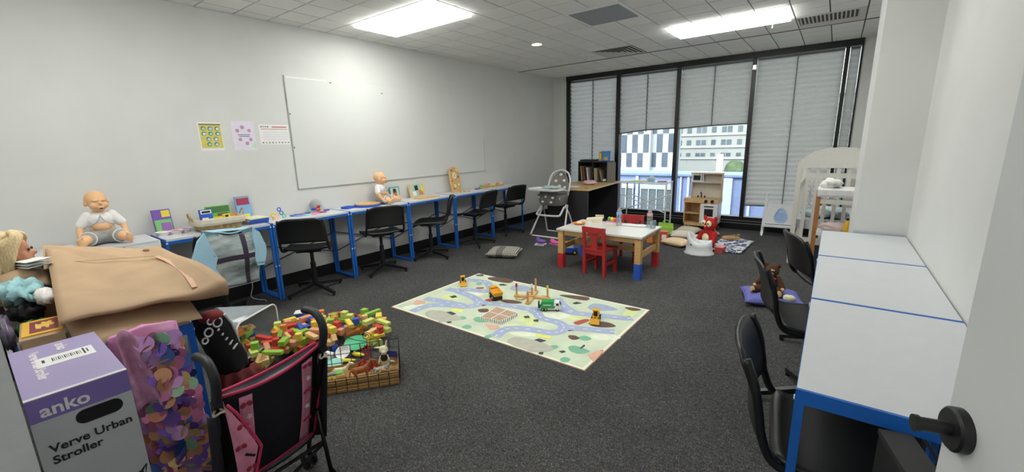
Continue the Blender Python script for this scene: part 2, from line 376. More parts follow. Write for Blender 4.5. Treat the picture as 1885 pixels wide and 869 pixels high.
part('rim', G().lathe([(.062,-.001),(.075,-.004),(.078,-.001),(.076,.0),(.062,.0)], n=28), m_fr, t, smooth=True)
part('lamp', G().lathe([(.001,-.004),(.05,-.003),(.062,-.0005),(.001,0)], n=28), mat('warm lamp', '#ffd58a', .4, emit=14, noise=0), t)
# ------------------------------------------------------------------ outside the windows
m_lilac = mat('lilac blue cladding', '#8c9cc8', .5, noise=.05, scale=.6, k=1.0)
m_ext = mat('pale render', '#c4c7c7', .7, noise=.05, scale=.3, k=.95); m_extd = mat('dark blue cladding panel', '#4a5666', .35, noise=.2, scale=.5, k=1)
m_ewin = mat('far window glass', '#667078', .2, noise=.3, scale=.5, k=1); m_conc = mat('grey concrete', '#a9aaa8', .8, noise=.08, scale=.3, k=1)
struct('ground_outside', G().box(-90, 7.6, -7.2, 70, 140, -7), mat('asphalt and paving', '#9b9c9a', .9, noise=.15, scale=.2, k=1))
an = thing('annex_building', 'low lilac blue building with pale roof edge just outside the windows', 'building', (0, 11, -7))
part('wall', G().box(-3, 0, 0, 4.8, 1.0, 7.50), m_lilac, an); part('roof_edge', G().box(-3.1, -.06, 7.50, 4.9, 1.1, 7.55), m_lilac, an)
for a, b in ((-.6, .2), (.41, 1.25)):
    wi = part('window', G().box(a, -.05, 6.62, b, -.005, 7.15), m_ewin, an); part('lintel', G().box(a-.02, -.07, 7.15, b+.02, -.005, 7.28), m_ext, wi)
    for k in range(5): x = a+(b-a)*k/4; part('glazing_bar', G().box(x-.012, -.07, 6.62, x+.012, -.05, 7.15), m_ext, wi)
for x, wd in ((.30, .07), (1.42, .03), (1.60, .05), (2.46, .24), (2.95, .05), (3.4, .05)): part('pilaster', G().box(x-wd/2, -.06, 6.0, x+wd/2, 0, 7.48), mat('pale lilac strip', '#cdd6ec', .5, k=1), an)
ba = thing('checker_building', 'distant block with alternating white and dark blue wall panels', 'building', (0, 40, -7))
part('wall', G().box(-22, 0, 0, -9.5, 3, 16), m_ext, ba)
part('side_wing', G().box(-9.5, .6, 0, -7.4, 2.4, 16), mat('pale blue wing', '#bcc6d2', .5, k=1), ba)
for r in range(5):
    z0 = 6.0+r*1.62 if r < 2 else 7.32+(r-1)*1.68; z0, z1 = ((5.95, 7.28), (7.32, 9.0), (9.05, 10.7), (10.75, 12.4), (12.45, 14.1))[r]
    for k in range(-9, 5):
        x = -12.31+1.075*k+(.53 if r % 2 == 0 else 0)
        if x+.53 < -7.35: part('panel', G().box(x, -.06 if x < -10 else .53, z0, x+.53, .0 if x < -10 else .6, z1), m_extd, ba)
bb = thing('office_building', 'long distant grey office block with rows of small windows', 'building', (0, 55, -7))
part('wall', G().box(-11.6, 0, 0, 26, 14, 12.5), m_conc, bb); part('roof_edge', G().box(-11.8, -.3, 12.5, 26.2, 14.2, 12.9), m_ext, bb)
for z0, z1 in ((6.3, 6.88), (7.63, 8.40), (9.05, 9.9), (10.6, 11.4)):
    part('ledge', G().box(-11.6, -.15, z0-.22, 26, 0, z0-.12), m_ext, bb)
    for k in range(30): x = -11.3+.92*k+.16*(k % 3); part('window', G().box(x, -.04, z0+.1, x+.5, 0, z1-.08), m_ewin, bb)
m_leaf = mat('far hedge leaves', '#5f6f52', .8, noise=.4, scale=1.2, k=1)
hd = thing('hedge', 'line of green bushes in front of the grey office block', 'hedge', (.5, 50, -7)); g = G()
for k in range(60): g.ell((R.uniform(-6, 14), R.uniform(-1, 1), R.uniform(3.0, 5.2)), (R.uniform(.5, 1.1),)*3, n=8, m=6)
part('foliage', g, m_leaf, hd); part('planter', G().box(-7, -1.3, 0, 15, 1.3, 3.4), m_conc, hd)
one('street_sign', G().box(-.28, 0, 0, .28, .1, 6.4).box(-.05, 0, -.6, .05, .05, .1), m_ext, 'plain white upright sign board standing outside by the bushes', 'sign', (-4.2, 44, -6.4))
one('loading_canopy', G().box(-2.2, 0, 3.1, 2.2, 3, 3.4).box(-2.1, .1, 0, -1.9, .3, 3.1).box(1.9, .1, 0, 2.1, .3, 3.1).box(-2, .2, 0, 2, 2.8, .1), mat('canopy grey', '#7d807c', .7, k=1), 'low grey canopy roof at the foot of the checkered building', 'canopy', (-9.6, 34, -5.0))
# ------------------------------------------------------------------ door
DH = Vector((4.800, -.005, 0)); ang = math.atan2(.798, -.212)
dr = struct('door_1'); dr.location = DH; dr.rotation_euler = (0, 0, ang)
part('leaf', G().box(0, -.04, .01, .825, 0, 2.1), mat('door paint', '#c6c8ca', .45, noise=.02, scale=4, k=1.2), dr, bevel=.003)
# local x runs hinge to latch edge; the face seen lies on +y
h = part('handle', G().lathe([(.0,0),(.030,0),(.030,.011),(.027,.014),(.0,.014)], n=28), m_plastic, dr, smooth=True)
h.matrix_local = frameM((.775, .0, 1.015), (0, 0, 1), (1, 0, 0)) @ Matrix.Rotation(0, 4, 'X')
h.matrix_local = Matrix.Translation((.790, 0, .985)) @ Matrix.Rotation(-PI/2, 4, 'X')
part('neck', G().cyl((0,0,.012), (0,0,.050), .0095, .0095, 16).cyl((0,0,.046),(0,0,.052), .0115, .0115, 16), m_plastic, h, smooth=True)
for z in (.25, 1.05, 1.85): part('hinge', G().cyl((0, -.005, z), (0, -.005, z+.09), .008), mat('hinge steel', '#8d8f90', .35, .8), dr)
# ------------------------------------------------------------------ desks
def desk_parts(t, wd, dp, m_frame=m_blue, z=.73, brace=True, bolts=True):
    a, b, s = wd/2, dp/2, .022
    part('tabletop', G().box(-a+.0095, -b+.002, z-.016, a-.0095, b-.002, z), m_whitetop, t, bevel=.002)
    part('top_rim', G().box(-a, -b, z-.04, a, -b+s, z-.0165).box(-a, b-s, z-.04, a, b, z-.0165).box(-a, -b+s, z-.04, -a+s, b-s, z-.0165).box(a-s, -b+s, z-.04, a, b-s, z-.0165)
         .box(-a, -b, z-.0163, -a+.009, b, z-.0005).box(a-.009, -b, z-.0163, a, b, z-.0005), m_frame, t)
    for sx in (-1, 1):
        x0, x1 = sorted((sx*a, sx*(a-s)))
        lf = part('leg_frame', G().box(x0, -b, 0, x1, -b+s, z-.04).box(x0, b-s, 0, x1, b, z-.04).box(x0, -b+s, 0, x1, b-s, s), m_frame, t, bevel=.002, seg=1)
        if bolts:
            for zz in (.33, .70): part('bolt', G().cyl((sx*(a-s/2), -b-.003, zz), (sx*(a-s/2), -b, zz), .007, .007, 8), m_rail if m_frame is not m_blue else m_white, lf)
    if brace:
        for sg in (-1, 1): part('brace', G().cyl((-a+.015, sg*.008+b*.84, .47 if sg > 0 else .26), (a-.015, sg*.008+b*.84, .26 if sg > 0 else .47), .006, .006, 8), mat('navy brace', '#1b2a45', .4, k=1), t)
XD, DY0, DL = .387, .893, .787
nm = ['holding the wicker basket', 'holding the jar and puzzle pieces', 'holding the round blue puzzle tray', 'holding the leaning board books', 'holding the wooden busy board clock', 'last before the high chair']
for k in range(6):
    t = thing('school_desk', 'white blue-framed desk by whiteboard wall, ' + nm[k], 'desk', (.006+XD/2, DY0+DL*(k+.5), 0), PI/2, 'blue steel desks')
    desk_parts(t, DL-.006, XD-.004)
WR = 4.402
for k, q in enumerate(('nearest the open door', 'between two other desks', 'touching the column')):
    t = thing('school_desk', 'bare white topped blue steel desk on the column side wall, ' + q, 'desk', (WR+.222, 1.236+.803*(k+.5), 0), -PI/2, 'blue steel desks')
    desk_parts(t, .799, .440)
t = thing('school_desk', 'blue steel desk buried under the brown paper bag and dress-up clothes', 'desk', (2.093, .2475, 0), PI, 'blue steel desks')
desk_parts(t, .786, .435, brace=False)
m_wf = mat('white steel', '#cfd1d2', .35, noise=.02)
t = thing('white_desk', 'small all white desk in the corner carrying the larger baby manikin', 'desk', (.225, .435, 0), PI/2)
desk_parts(t, .85, .425, m_wf, .745, brace=False, bolts=False)
# ------------------------------------------------------------------ swivel chairs
def make_chair(name, label):
    t = thing(name, label, 'chair')
    def seat(u, v):
        x = (u-.5)*2; y = v*2-1
        rx = .205*(1-.10*max(0, y)**3-.06*max(0, -y)**3); k = (1-.08*abs(x)**6)
        z = .452+.016*x*x-.035*max(0, y-.45)**2/.30+.02*max(0, -y-.6)**2/.16
        return (x*rx, .20*y*k, z)
    part('seat', G().grid(seat, 14, 14), m_plastic, t, smooth='all', solid=.016)
    def back(u, v):
        x = (u-.5)*2; z = .545+.235*v; ww = .2*(1-.10*max(0, v-.6)**2/.16*abs(x)**2)
        zz = z-.030*abs(x)**5*v+.008*(1-v)*(1-x*x)
        return (x*ww, -.245-.055*v*v-.03*(1-x*x)+.01, zz)
    part('backrest', G().grid(back, 14, 10), m_plastic, t, smooth='all', solid=.014)
    for s in (-1, 1):
        pts = catmull([(s*.185, .02, .448), (s*.198, -.12, .452), (s*.203, -.195, .475), (s*.202, -.228, .545), (s*.199, -.238, .60), (s*.194, -.256, .69), (s*.183, -.283, .762)], 4)
        part('side_arm', G().tube(pts, .0115, 8, flat=1.1), m_plastic, t, smooth='all')
    part('seat_plate', G().box(-.11, -.11, .422, .11, .11, .438).cyl((0,0,.40),(0,0,.425),.035,.05,14), m_dark, t, bevel=.003)
    part('column', G().cyl((0,0,.08),(0,0,.30),.026,.024,16).cyl((0,0,.30),(0,0,.42),.017,.017,16).cyl((0,0,.06),(0,0,.11),.034,.031,16), m_dark, t, smooth=True)
    for k in range(4):
        a = PI/4+PI/2*k; c, s = math.cos(a), math.sin(a)
        lg = part('leg', G().rings([[(c*.02-s*.016*q, s*.02+c*.016*q, z) for q, z in ((-1,.062),(1,.062),(1,.095),(-1,.095))],[(c*.29-s*.012*q, s*.29+c*.012*q, z) for q, z in ((-1,.02),(1,.02),(1,.042),(-1,.042))]]), m_dark, t, bevel=.003)
        part('glide', G().cyl((c*.275, s*.275, 0), (c*.275, s*.275, .022), .014, .012, 10), m_plastic, lg)
    return t
chair0 = make_chair('swivel_chair', '')
def place_chair(x, y, fx, fy, label, base=0, first=[True]):
    o = chair0 if first[0] else copy_tree(chair0); first[0] = False
    o.location = (x, y, 0); o.rotation_euler = (0, 0, math.atan2(fy, fx)-PI/2); o['label'] = label; o['group'] = 'black swivel chairs'
    for ch in o.children:
        if ch.name.startswith('leg'): ch.rotation_euler = (0, 0, math.radians(base))
    return o
place_chair(.37, .43, -1, .0, 'black plastic swivel chair behind the paper bag at the white table')
place_chair(.415, 1.21, -1, .06, 'black plastic swivel chair draped with the pale blue painting smock')
place_chair(.43, 1.99, -.77, .64, 'black plastic swivel chair in front of the desk with puzzle pieces')
place_chair(.42, 2.80, -.94, .34, 'black plastic swivel chair in front of the round blue tray')
place_chair(.43, 3.53, -.70, -.72, 'black plastic swivel chair turned sideways in front of the board books')
place_chair(.46, 4.33, -1, -.15, 'black plastic swivel chair in front of the wooden busy board clock')
place_chair(.36, 5.17, -1, .12, 'black plastic swivel chair at the last desk before the high chair')
place_chair(4.545, 1.48, 1, .10, 'black plastic swivel chair tucked under the desk by the door')
place_chair(4.455, 2.52, .93, .22, 'black plastic swivel chair in front of the teddy bear cushion', -33)
place_chair(4.535, 3.29, .93, .36, 'black plastic swivel chair standing in front of the white cot', 28)
# ------------------------------------------------------------------ colours reused by many small things
def col(name, h='#808080', rough=.5, **k): return mat(name, h, rough, **k)
c_red, c_blue, c_yel, c_grn, c_org, c_pink, c_pur, c_teal, c_wht, c_blk = [col('painted '+n, h) for n, h in (('red','#a3242a'),('blue','#2450b0'),('yellow','#e0c040'),('green','#5aa64a'),('orange','#dd7428'),('pink','#d787b4'),('purple','#6a4c9c'),('teal','#4fae9c'),('white','#d9dadb'),('black','#151517'))]
c_cream = col('cream', '#dccfae'); c_tan = col('tan plush', '#c9a878', .9, bump=.4, scale=120); c_brown = col('brown plush', '#4a2c1a', .95, bump=.5, scale=150, noise=.25)
c_skin = col('vinyl skin', '#d9a57c', .5, noise=.05, scale=12); c_grey = col('grey fabric', '#8f8f8b', .9, bump=.3, scale=80)
m_paper = mat('brown kraft paper', '#b59878', .75, noise=.07, scale=9, bump=.12, k=.98)
m_wicker = mat('woven wicker', '#9c8760', .8, noise=.45, scale=70, bump=.5)
m_clearp = clear('clear plastic', '#f4f7f8', .08, .08, .22, '#d8dee2'); m_bottle = clear('bottle plastic', '#eef4f6', .1, .05, .12, '#e8eef2')
m_chrome = mat('polished metal', '#b8babc', .2, .9)
TZ = .73
# ------------------------------------------------------------------ whiteboard, posters, outlet
wb = thing('whiteboard', 'large frameless glossy white writing board on the long wall', 'whiteboard', (.0015, 3.64, .985))
part('panel', G().box(0, -1.485, 0, .007, 1.485, 1.115), mat('whiteboard enamel', '#ced0ce', .36, noise=.012, scale=2, k=1.15), wb)
part('edge_strip', G().box(0, -1.490, -.006, .010, -1.483, 1.118).box(0, -1.490, -.006, .010, 1.488, .002).box(0, 1.483, 0, .0085, 1.489, .5), mat('grey edge', '#9a9d9c', .5), wb)
part('white_strip', G().box(.0071, -1.47, 1.095, .0085, -1.05, 1.108), c_wht, wb)  # thin white strip along the top edge at the near end
for y, z in ((-1.0, 1.09), (-1.475, .75), (-1.475, .42), (-.35, 1.03)): part('fixing_screw', G().cyl((.007, y, z), (.011, y, z), .008, .008, 10), m_rail, wb)
def disc(g, y, z, r, mi=0, x=.0022, n=14, ry=1.0):
    g.mi = mi; g.poly([(x, y+r*ry*math.cos(2*PI*k/n), z+r*math.sin(2*PI*k/n)) for k in range(n)])
def poster(y0, y1, z0, z1, label, base):
    t = thing('wall_poster', label, 'poster', (0.0005, (y0+y1)/2, (z0+z1)/2))
    part('sheet', G().box(0, -(y1-y0)/2, -(z1-z0)/2, .0012, (y1-y0)/2, (z1-z0)/2), base, t); return t
m_sheet = mat('poster paper', '#d4d5d8', .6, noise=.02)
t = poster(1.36, 1.54, 1.393, 1.638, 'laminated poster with ten round pictures on olive yellow ground', m_sheet)
part('ground', G().box(.0013, -.08, -.1, .0017, .085, .108), col('olive yellow', '#bdb45e', .6), t)
part('title_bar', G().box(.0018, -.08, .098, .0021, .085, .108), col('olive dark', '#5e5a30', .6), t)
pm = [col('pale sky', '#a8c8d8'), col('pale green', '#9fbf98'), c_wht]
for r, xs in enumerate(((-.05, .002, .055), (-.05, .002, .055), (-.02, .035), (-.02, .035))):
    for y in xs:
        g = G(); disc(g, y, .068-.045*r, .0185); o = part('round_picture', g, col('teal ring', '#3f6d78'), t)
        g = G(); disc(g, y+.002, .066-.045*r, .012, 0, .0026); part('picture_centre', g, pm[(r+int(y*100)) % 3], o)
t = poster(1.617, 1.815, 1.388, 1.655, 'pale lilac laminated poster with pink handprints and two text lines', mat('lilac paper', '#c9c4d4', .5, noise=.04))
for y, z, r in ((-.005, .075, .022), (-.05, .045, .022), (.05, .045, .02), (-.035, -.035, .02), (.055, -.035, .02), (.02, -.07, .022)):
    part('handprint', G().poly([(.0022, y+r*(.72+.28*max(0, math.cos(a*7)) if .5 < a < 2.7 else .72*r/r)*math.cos(a), z+r*(.72+.35*max(0, math.cos(a*7)) if .5 < a < 2.7 else .7)*math.sin(a)) for a in [2*PI*k/40 for k in range(40)]]), col('mauve print', '#a5809f'), t)
for y0_, y1_, z_ in ((-.05,.055,.006),(-.04,.05,-.008)): part('text_line', G().box(.0014, y0_, z_, .0018, y1_, z_+.007), col('blue ink', '#55648e'), t)
part('corner_mark', G().poly([(.0018,.045,-.11),(.0018,.095,-.11),(.0018,.095,-.045)]), col('mint print', '#a9cbb0'), t)
t = poster(1.852, 2.133, 1.436, 1.628, 'landscape white certificate poster with red lettering and form lines', m_sheet)
part('heading', G().box(.0014, -.02, .068, .0018, .125, .078), col('red ink', '#b05a5a'), t); part('heading', G().box(.0014, -.12, .05, .0018, .13, .055), col('red ink'), t)
for z_ in (-.045, -.022, 0, .022): part('form_line', G().box(.0014, -.11, z_, .0018, .13, z_+.002), col('grey ink', '#9a97ad'), t)
bm_ = [col('grey print', '#6d7078'), col('rose print', '#b78a90'), col('green print', '#7c9478')]
for k in range(13):
    g = G(); disc(g, -.115+(.03*k if k < 9 else .02*(k-9)), -.075 if k < 9 else .075, .008); part('border_motif', g, bm_[k % 3], t)
t = thing('power_outlet', 'white double power outlet low on the wall under the desks', 'outlet', (0, 5.71, .31))
part('plate', G().box(0, -.06, -.037, .009, .06, .037), m_white, t, bevel=.003); 
for y_ in (-.045, .02): part('switch', G().box(.009, y_, .012, .013, y_+.025, .026), m_white, t)
for y_ in (-.04, .025): part('socket', G().box(.009, y_, -.022, .0095, y_+.015, 0), m_dark, t)
one('white_cable', G().tube(catmull([(.21,1.50,.26),(.205,1.51,.15),(.19,1.49,.05),(.21,1.53,.012),(.27,1.57,.006),(.33,1.56,.006)], 6), .004), c_wht, 'white power cord trailing from desk to the carpet', 'cord')
# ------------------------------------------------------------------ baby manikins
def manikin(label, loc, rz, s=1.0, headturn=0.0):
    t = thing('baby_manikin', label, 'manikin', loc, rz); g = G()
    g.ell((0, .012, .055), (.075, .062, .055)).ell((0, .012, .10), (.066, .052, .06)).ell((0, .015, .165), (.070, .050, .062))
    g.cap((0, .012, .20), (0, .006, .245), .034, .032)
    H_ = Matrix.Translation((0, 0, .30)) @ Matrix.Rotation(headturn, 4, 'Z'); g.M = H_
    g.ell((0, .012, .012), (.060, .070, .062), n=20, m=14).ell((0, -.018, -.026), (.050, .046, .040), n=18, m=12)
    for q in (-1, 1):
        g.ell((q*.030, -.040, -.026), (.022, .020, .020)).ell((q*.059, .010, -.012), (.009, .016, .020)).ell((q*.022, -.050, .010), (.015, .010, .0075))
    g.ell((0, -.066, -.010), (.0105, .011, .010)).ell((0, -.058, .004), (.006, .008, .014)).ell((0, -.058, -.040), (.017, .010, .007)).ell((0, -.055, -.054), (.015, .012, .010)); g.M = Matrix()
    for q in (-1, 1):
        g.cap((q*.070, .015, .195), (q*.112, .0, .125), .026, .021).cap((q*.112, .0, .125), (q*.118, -.055, .062), .021, .015)
        hx, hy, hz = q*.117, -.068, .046; g.ell((hx, hy, hz), (.016, .020, .012))
        for i in range(4): g.cap((hx+(i-1.5)*.008, hy-.014, hz), (hx+(i-1.5)*.009, hy-.030+.003*abs(i-1.5), hz-.012), .0052, .0042, 8)
        g.cap((hx-q*.014, hy-.002, hz), (hx-q*.022, hy-.018, hz-.006), .0056, .0046, 8)
        g.cap((q*.045, -.01, .048), (q*.095, -.105, .055), .044, .034).cap((q*.095, -.105, .055), (q*.118, -.155, .036), .032, .024)
        g.ell((q*.122, -.170, .045), (.020, .022, .036))
        for i in range(5): g.ell((q*(.110+.007*i), -.183, .080-.004*i), (.0052, .006, .007), n=8, m=6)
    part('body', g, c_skin, t, voxel=.0042)
    hd = part('face_detail', G().at((0,0,.30)), c_skin, t) if False else None
    gm = G(); gm.M = H_; gm.ell((0, -.0665, -.046), (.011, .004, .0055)); part('mouth_opening', gm, col('mouth dark', '#5a2018'), t)
    ge = G(); ge.M = H_
    for q in (-1, 1): ge.tube([(q*.012, -.0605, .006), (q*.022, -.0625, .003), (q*.034, -.0565, .006)], .0013, 6)
    part('closed_eyes', ge, col('lash brown', '#8a5c40'), t)
    gs = G(); gs.ell((0, .013, .172), (.079, .060, .064)).ell((0, .02, .145), (.078, .056, .045))
    for q in (-1, 1): gs.cap((q*.062, .015, .20), (q*.102, .005, .143), .034, .031)
    part('shirt', gs, col('white cotton', '#d2d0d3', .9, bump=.2, scale=60), t, voxel=.004)
    part('bare_belly', G().ell((0, -.020, .122), (.052, .036, .036)), c_skin, t, smooth='all')
    for q in (-1, 1): part('shirt_trim', G().tube(catmull([(0, -.049, .205), (q*.014, -.0545, .172), (q*.038, -.0545, .148), (q*.066, -.030, .132)], 5), .0022, 6), c_grey, t)
    gp = G(); gp.ell((0, .012, .052), (.084, .070, .052)).ell((0, .004, .085), (.074, .058, .03))
    for q in (-1, 1): gp.cap((q*.045, -.005, .050), (q*.078, -.075, .055), .051, .047)
    part('shorts', gp, c_grey, t, voxel=.0045)
    for q in (-1, 1): part('leg_cuff', G().tube([(q*.082+.046*math.cos(a)*.9, -.088+.046*math.cos(a)*q*.38*1, .056+.045*math.sin(a)) for a in [2*PI*k/16 for k in range(16)]], .0042, 6, closed=True), c_wht, t)
    t.scale = (s,)*3; return t
manikin('large bald baby manikin in white top and grey shorts on white desk', (.20, .60, .745), PI/2-.12, 1.03, .25)
manikin('smaller bald baby manikin sitting beside the round blue tray', (.165, 3.05, TZ), PI/2+.55, 1.0, .25)
# ------------------------------------------------------------------ things on the wall-side desks
def book(name, label, w_, h_, th, loc, rot, cover, blocks=(), cat='book', group=None):
    """upright book: width along local x, height along z, thickness along y, front cover on -y"""
    t = thing(name, label, cat, loc, 0, group); t.rotation_euler = rot
    part('cover', G().box(-w_/2, 0, 0, w_/2, .002, h_).box(-w_/2, th-.002, 0, w_/2, th, h_).box(-w_/2, 0, 0, -w_/2+.002, th, h_), cover, t)
    part('pages', G().box(-w_/2+.002, .002, .003, w_/2-.004, th-.002, h_-.003), c_cream, t)
    for k, (a, b, c_, d_, m) in enumerate(blocks): part('cover_picture', G().box(a*w_-w_/2, -.0008-.0004*k, b*h_, c_*w_-w_/2, -.0001, d_*h_), m, t)
    return t
lean = -.2
def upright(name, label, w_, h_, th, y, x, rz, cover, blocks, tilt=-.16, z=TZ, cat='book'):
    return book(name, label, w_, h_, th, (x, y, z+.004), (tilt, 0, PI/2+rz), cover, blocks, cat)
upright('activity_book', 'purple and green activity book leaning beside the dough bowls', .125, .20, .008, .985, .085, .10, c_pur, [(.05,.02,.95,.58,col('leaf green print','#6fae6c')),(.35,.1,.9,.45,col('violet print','#8a62a8')),(.5,.68,.95,.95,c_yel)])
upright('activity_book', 'blue and red activity book leaning behind the wicker basket', .13, .24, .008, 1.60, .075, .06, col('sky print', '#6f9cc8'), [(.08,.66,.92,.92,col('maroon print','#8c2f4c')),(.1,.04,.8,.3,c_yel),(.05,.93,.95,.99,c_grey)])
for (x, y, cc, dd, q) in ((.14, .95, col('pale yellow dough', '#dfd7a0'), None, 'yellow dough'), (.155, 1.035, col('rose dough', '#b7626c'), None, 'red dough'), (.12, 1.105, col('magenta dough', '#b8488c'), None, 'purple dough')):
    t = thing('dough_bowl', 'shallow white bowl of ' + q + ' on the basket desk', 'bowl', (x, y, TZ))
    part('bowl', G().lathe([(.0,.0),(.036,.0),(.046,.028),(.049,.030),(.050,.026),(.046,.027),(.035,.004),(.0,.004)], n=24), col('pinkish white china', '#d9ccd4', .4), t, smooth=True)
    part('dough', G().ell((0,0,.018), (.038,.038,.014)), cc, t, smooth='all')
wk = thing('wicker_basket', 'shallow woven wicker tray basket with cloth liner full of toys', 'basket', (.205, 1.325, TZ), PI/2); wk.scale = (1, 1, 1.3)
def ring(a, b, z, n=28): return [(a*math.copysign(abs(math.cos(t_))**.45, math.cos(t_)), b*math.copysign(abs(math.sin(t_))**.45, math.sin(t_)), z) for t_ in [2*PI*k/n for k in range(n)]]
part('woven_body', G().rings([ring(.145,.105,0), ring(.150,.110,.004), ring(.165,.125,.035), ring(.180,.138,.062), ring(.174,.132,.062), ring(.160,.12,.035), ring(.14,.10,.008)]), m_wicker, wk)
for zz in (.008, .022, .036, .050): part('weave_strand', G().tube([(x, y, zz+.0035*math.sin(k*1.57*2)) for k, (x, y, _) in enumerate(ring(.1505+.0006*zz*1000*.55, .1105+.0006*zz*1000*.55, 0, 44))], .0048, 6, closed=True), m_wicker, wk)
part('liner', G().rings([ring(.186,.144,.040), ring(.190,.148,.055), ring(.186,.142,.078), ring(.176,.134,.080), ring(.165,.12,.055), ring(.15,.105,.046), ring(.08,.05,.0455), ring(.004,.003,.0455)], cap=False), col('linen', '#b9b3a4', .9), wk, solid=.002)
for s in (-1, 1): part('handle', G().tube(catmull([(s*.182,-.04,.065),(s*.20,-.03,.10),(s*.205,0,.118),(s*.20,.03,.10),(s*.182,.04,.065)], 5), .006, 8), m_wicker, wk, smooth='all')
def wkp(x, y, z): return wk.matrix_basis @ Vector((x, y, z))
def in_basket(name, label, g, m, x, y, z, rot, cat, **k): p = Vector((.205, 1.335, TZ+.003))+Vector((-y, x, z)); return one(name, g, m, label, cat, tuple(p), rot, 'toys in the wicker basket', **k)
upright('picture_book', 'green landscape picture book standing in the wicker basket', .19, .135, .01, 1.372, .115, .05, c_grn, [(.03,.55,.97,.95,col('dark green print','#3f6b3c')),(.45,.2,.9,.5,col('brown print','#6b4a3a')),(.03,.05,.97,.3,c_yel)], -.12, TZ+.048)
upright('toy_box', 'small blue toy box with white window in wicker basket', .09, .12, .03, 1.265, .165, .05, c_blue, [(.05,.68,.95,.95,c_wht),(.15,.73,.85,.88,c_blk),(.1,.1,.6,.4,c_wht)], -.12, TZ+.048, 'box')
t = thing('toy_digger', 'yellow toy digger lying in the wicker basket', 'toy vehicle', (.225, 1.385, TZ+.062), PI/2+.2)
part('body', G().box(-.05,-.02,.0,.05,.02,.03).box(-.02,-.018,.03,.03,.018,.058), c_yel, t, bevel=.004); part('arm', G().bar((.04,0,.03),(.085,0,.055),.012).bar((.085,0,.055),(.1,0,.015),.010), c_org, t)
part('window', G().box(-.015,-.0185,.034,.012,.0185,.052), c_blk, t)
t = thing('toy_car', 'small white toy car with dark windows in wicker basket', 'toy vehicle', (.24, 1.265, TZ+.062), PI/2)
part('body', G().box(-.04,-.018,.004,.04,.018,.02).box(-.022,-.016,.02,.02,.016,.034), c_wht, t, bevel=.004); part('window', G().box(-.020,-.0165,.022,.017,.0165,.031), c_blk, t)
for x in (-.025, .025): part('wheel', G().cyl((x,-.019,.006),(x,.019,.006),.009,.009), c_blk, t)
in_basket('toy_block', 'grey blue toy block in front of the white toy car', G().box(-.03,-.015,0,.03,.015,.03), col('slate', '#6d7480'), -.02, -.085, .058, (0,.2,.3), 'block', bevel=.004)
in_basket('toy_block', 'mauve toy block at the corner of the wicker basket', G().box(-.02,-.015,0,.02,.015,.03), col('mauve', '#8d7aa0'), -.09, -.075, .058, (0,.1,.5), 'block', bevel=.004)
for k, (hh, cc, nm_) in enumerate(((.020, col('navy cover', '#2b4790'), 'lowest thick navy book'), (.022, c_blue, 'middle blue book'), (.008, c_cream, 'topmost cream book'))):
    z0 = TZ+(0, .0203, .0426)[k]
    t = thing('storybook', nm_ + ' in the flat stack beside the wicker basket', 'book', (.17+.004*k, 1.625, z0), PI/2+.06*k, 'flat book stack')
    part('cover', G().box(-.085,-.10,0,.085,.10,.0022).box(-.085,-.10,hh-.0022,.085,.10,hh).box(-.085,-.10,0,.085,-.098,hh), cc, t); part('pages', G().box(-.082,-.0975,.0022,.082,.098,hh-.0022), c_cream, t)
# desk two: toy glasses, puzzle pieces, jar
def toy_glasses(label, x, y, rz, tilt, c1):
    t = thing('toy_glasses', label, 'toy', (x, y, TZ+.003), rz); t.rotation_euler = (tilt, 0, rz)
    for s, cc in ((-1, c1), (1, c1)): part('lens_ring', G().tube([(s*.028+.022*math.cos(a), 0, .024+.022*math.sin(a)) for a in [2*PI*k/18 for k in range(18)]], .0055, 8, closed=True), cc, t, smooth='all')
    part('bridge', G().cyl((-.008,0,.028),(.008,0,.028),.004), c1, t); return t
g1 = thing('toy_glasses', 'blue linked toy rings standing on the puzzle desk', 'toy', (.15, 1.885, TZ))
for k, (y, z, cc) in enumerate(((-.018,.088,c_blue), (.0,.052,col('steel blue','#3f6c9c')), (.022,.019,c_teal))): part('ring', G().tube([(0, y+.016*math.cos(a), z+.017*math.sin(a)) for a in [2*PI*k_/16 for k_ in range(16)]], .0048, 8, closed=True), cc, g1, smooth='all')
t = thing('stacking_toy', 'small yellow topped peach toy on the puzzle desk', 'toy', (.165, 1.815, TZ))
part('base', G().lathe([(0,0),(.03,0),(.024,.03),(.012,.034),(0,.034)]), col('peach','#d9b090'), t, smooth=True); part('top', G().tube([(0, -.012+.02*math.cos(a), .046+.02*math.sin(a)) for a in [2*PI*k/16 for k in range(16)]], .007, 8, closed=True), c_yel, t, smooth='all')
pcs = [(.13,2.0,c_blue,'blue'),(.2,2.03,col('sky','#6aa6cc'),'pale blue'),(.10,2.06,col('plum','#7a4c8c'),'plum'),(.11,2.11,col('mauve2','#9c5a8c'),'mauve'),(.20,2.10,col('aqua','#7cc4d4'),'aqua'),(.09,2.17,col('steel','#44669c'),'steel blue'),(.22,2.18,c_pink,'pink'),(.17,2.22,col('hot pink','#d05a9c'),'hot pink'),(.17,2.29,col('maroon','#8c2f48'),'maroon'),(.08,2.39,col('indigo','#4450a0'),'indigo ring shaped')]
for x, y, cc, nm_ in pcs:
    g = G(); r = .026
    if 'ring' in nm_: g.tube([(r*math.cos(a), r*math.sin(a), .006) for a in [2*PI*k/18 for k in range(18)]], .006, 8, closed=True)
    else: g.prism([( (r if k % 4 else r*1.35)*math.cos(2*PI*k/16)*1.25, (r if (k+2) % 4 else r*1.3)*math.sin(2*PI*k/16)) for k in range(16)], 0, .009)
    one('puzzle_piece', g, cc, f'flat {nm_} plastic puzzle piece on the white desk', 'puzzle piece', (x, y, TZ), (0, 0, R.uniform(0, 3)), 'puzzle pieces on the second desk')
t = thing('toy_jar', 'round clear jar of toys lying on its side', 'jar', (.075, 2.275, TZ+.066), PI/2-.5)
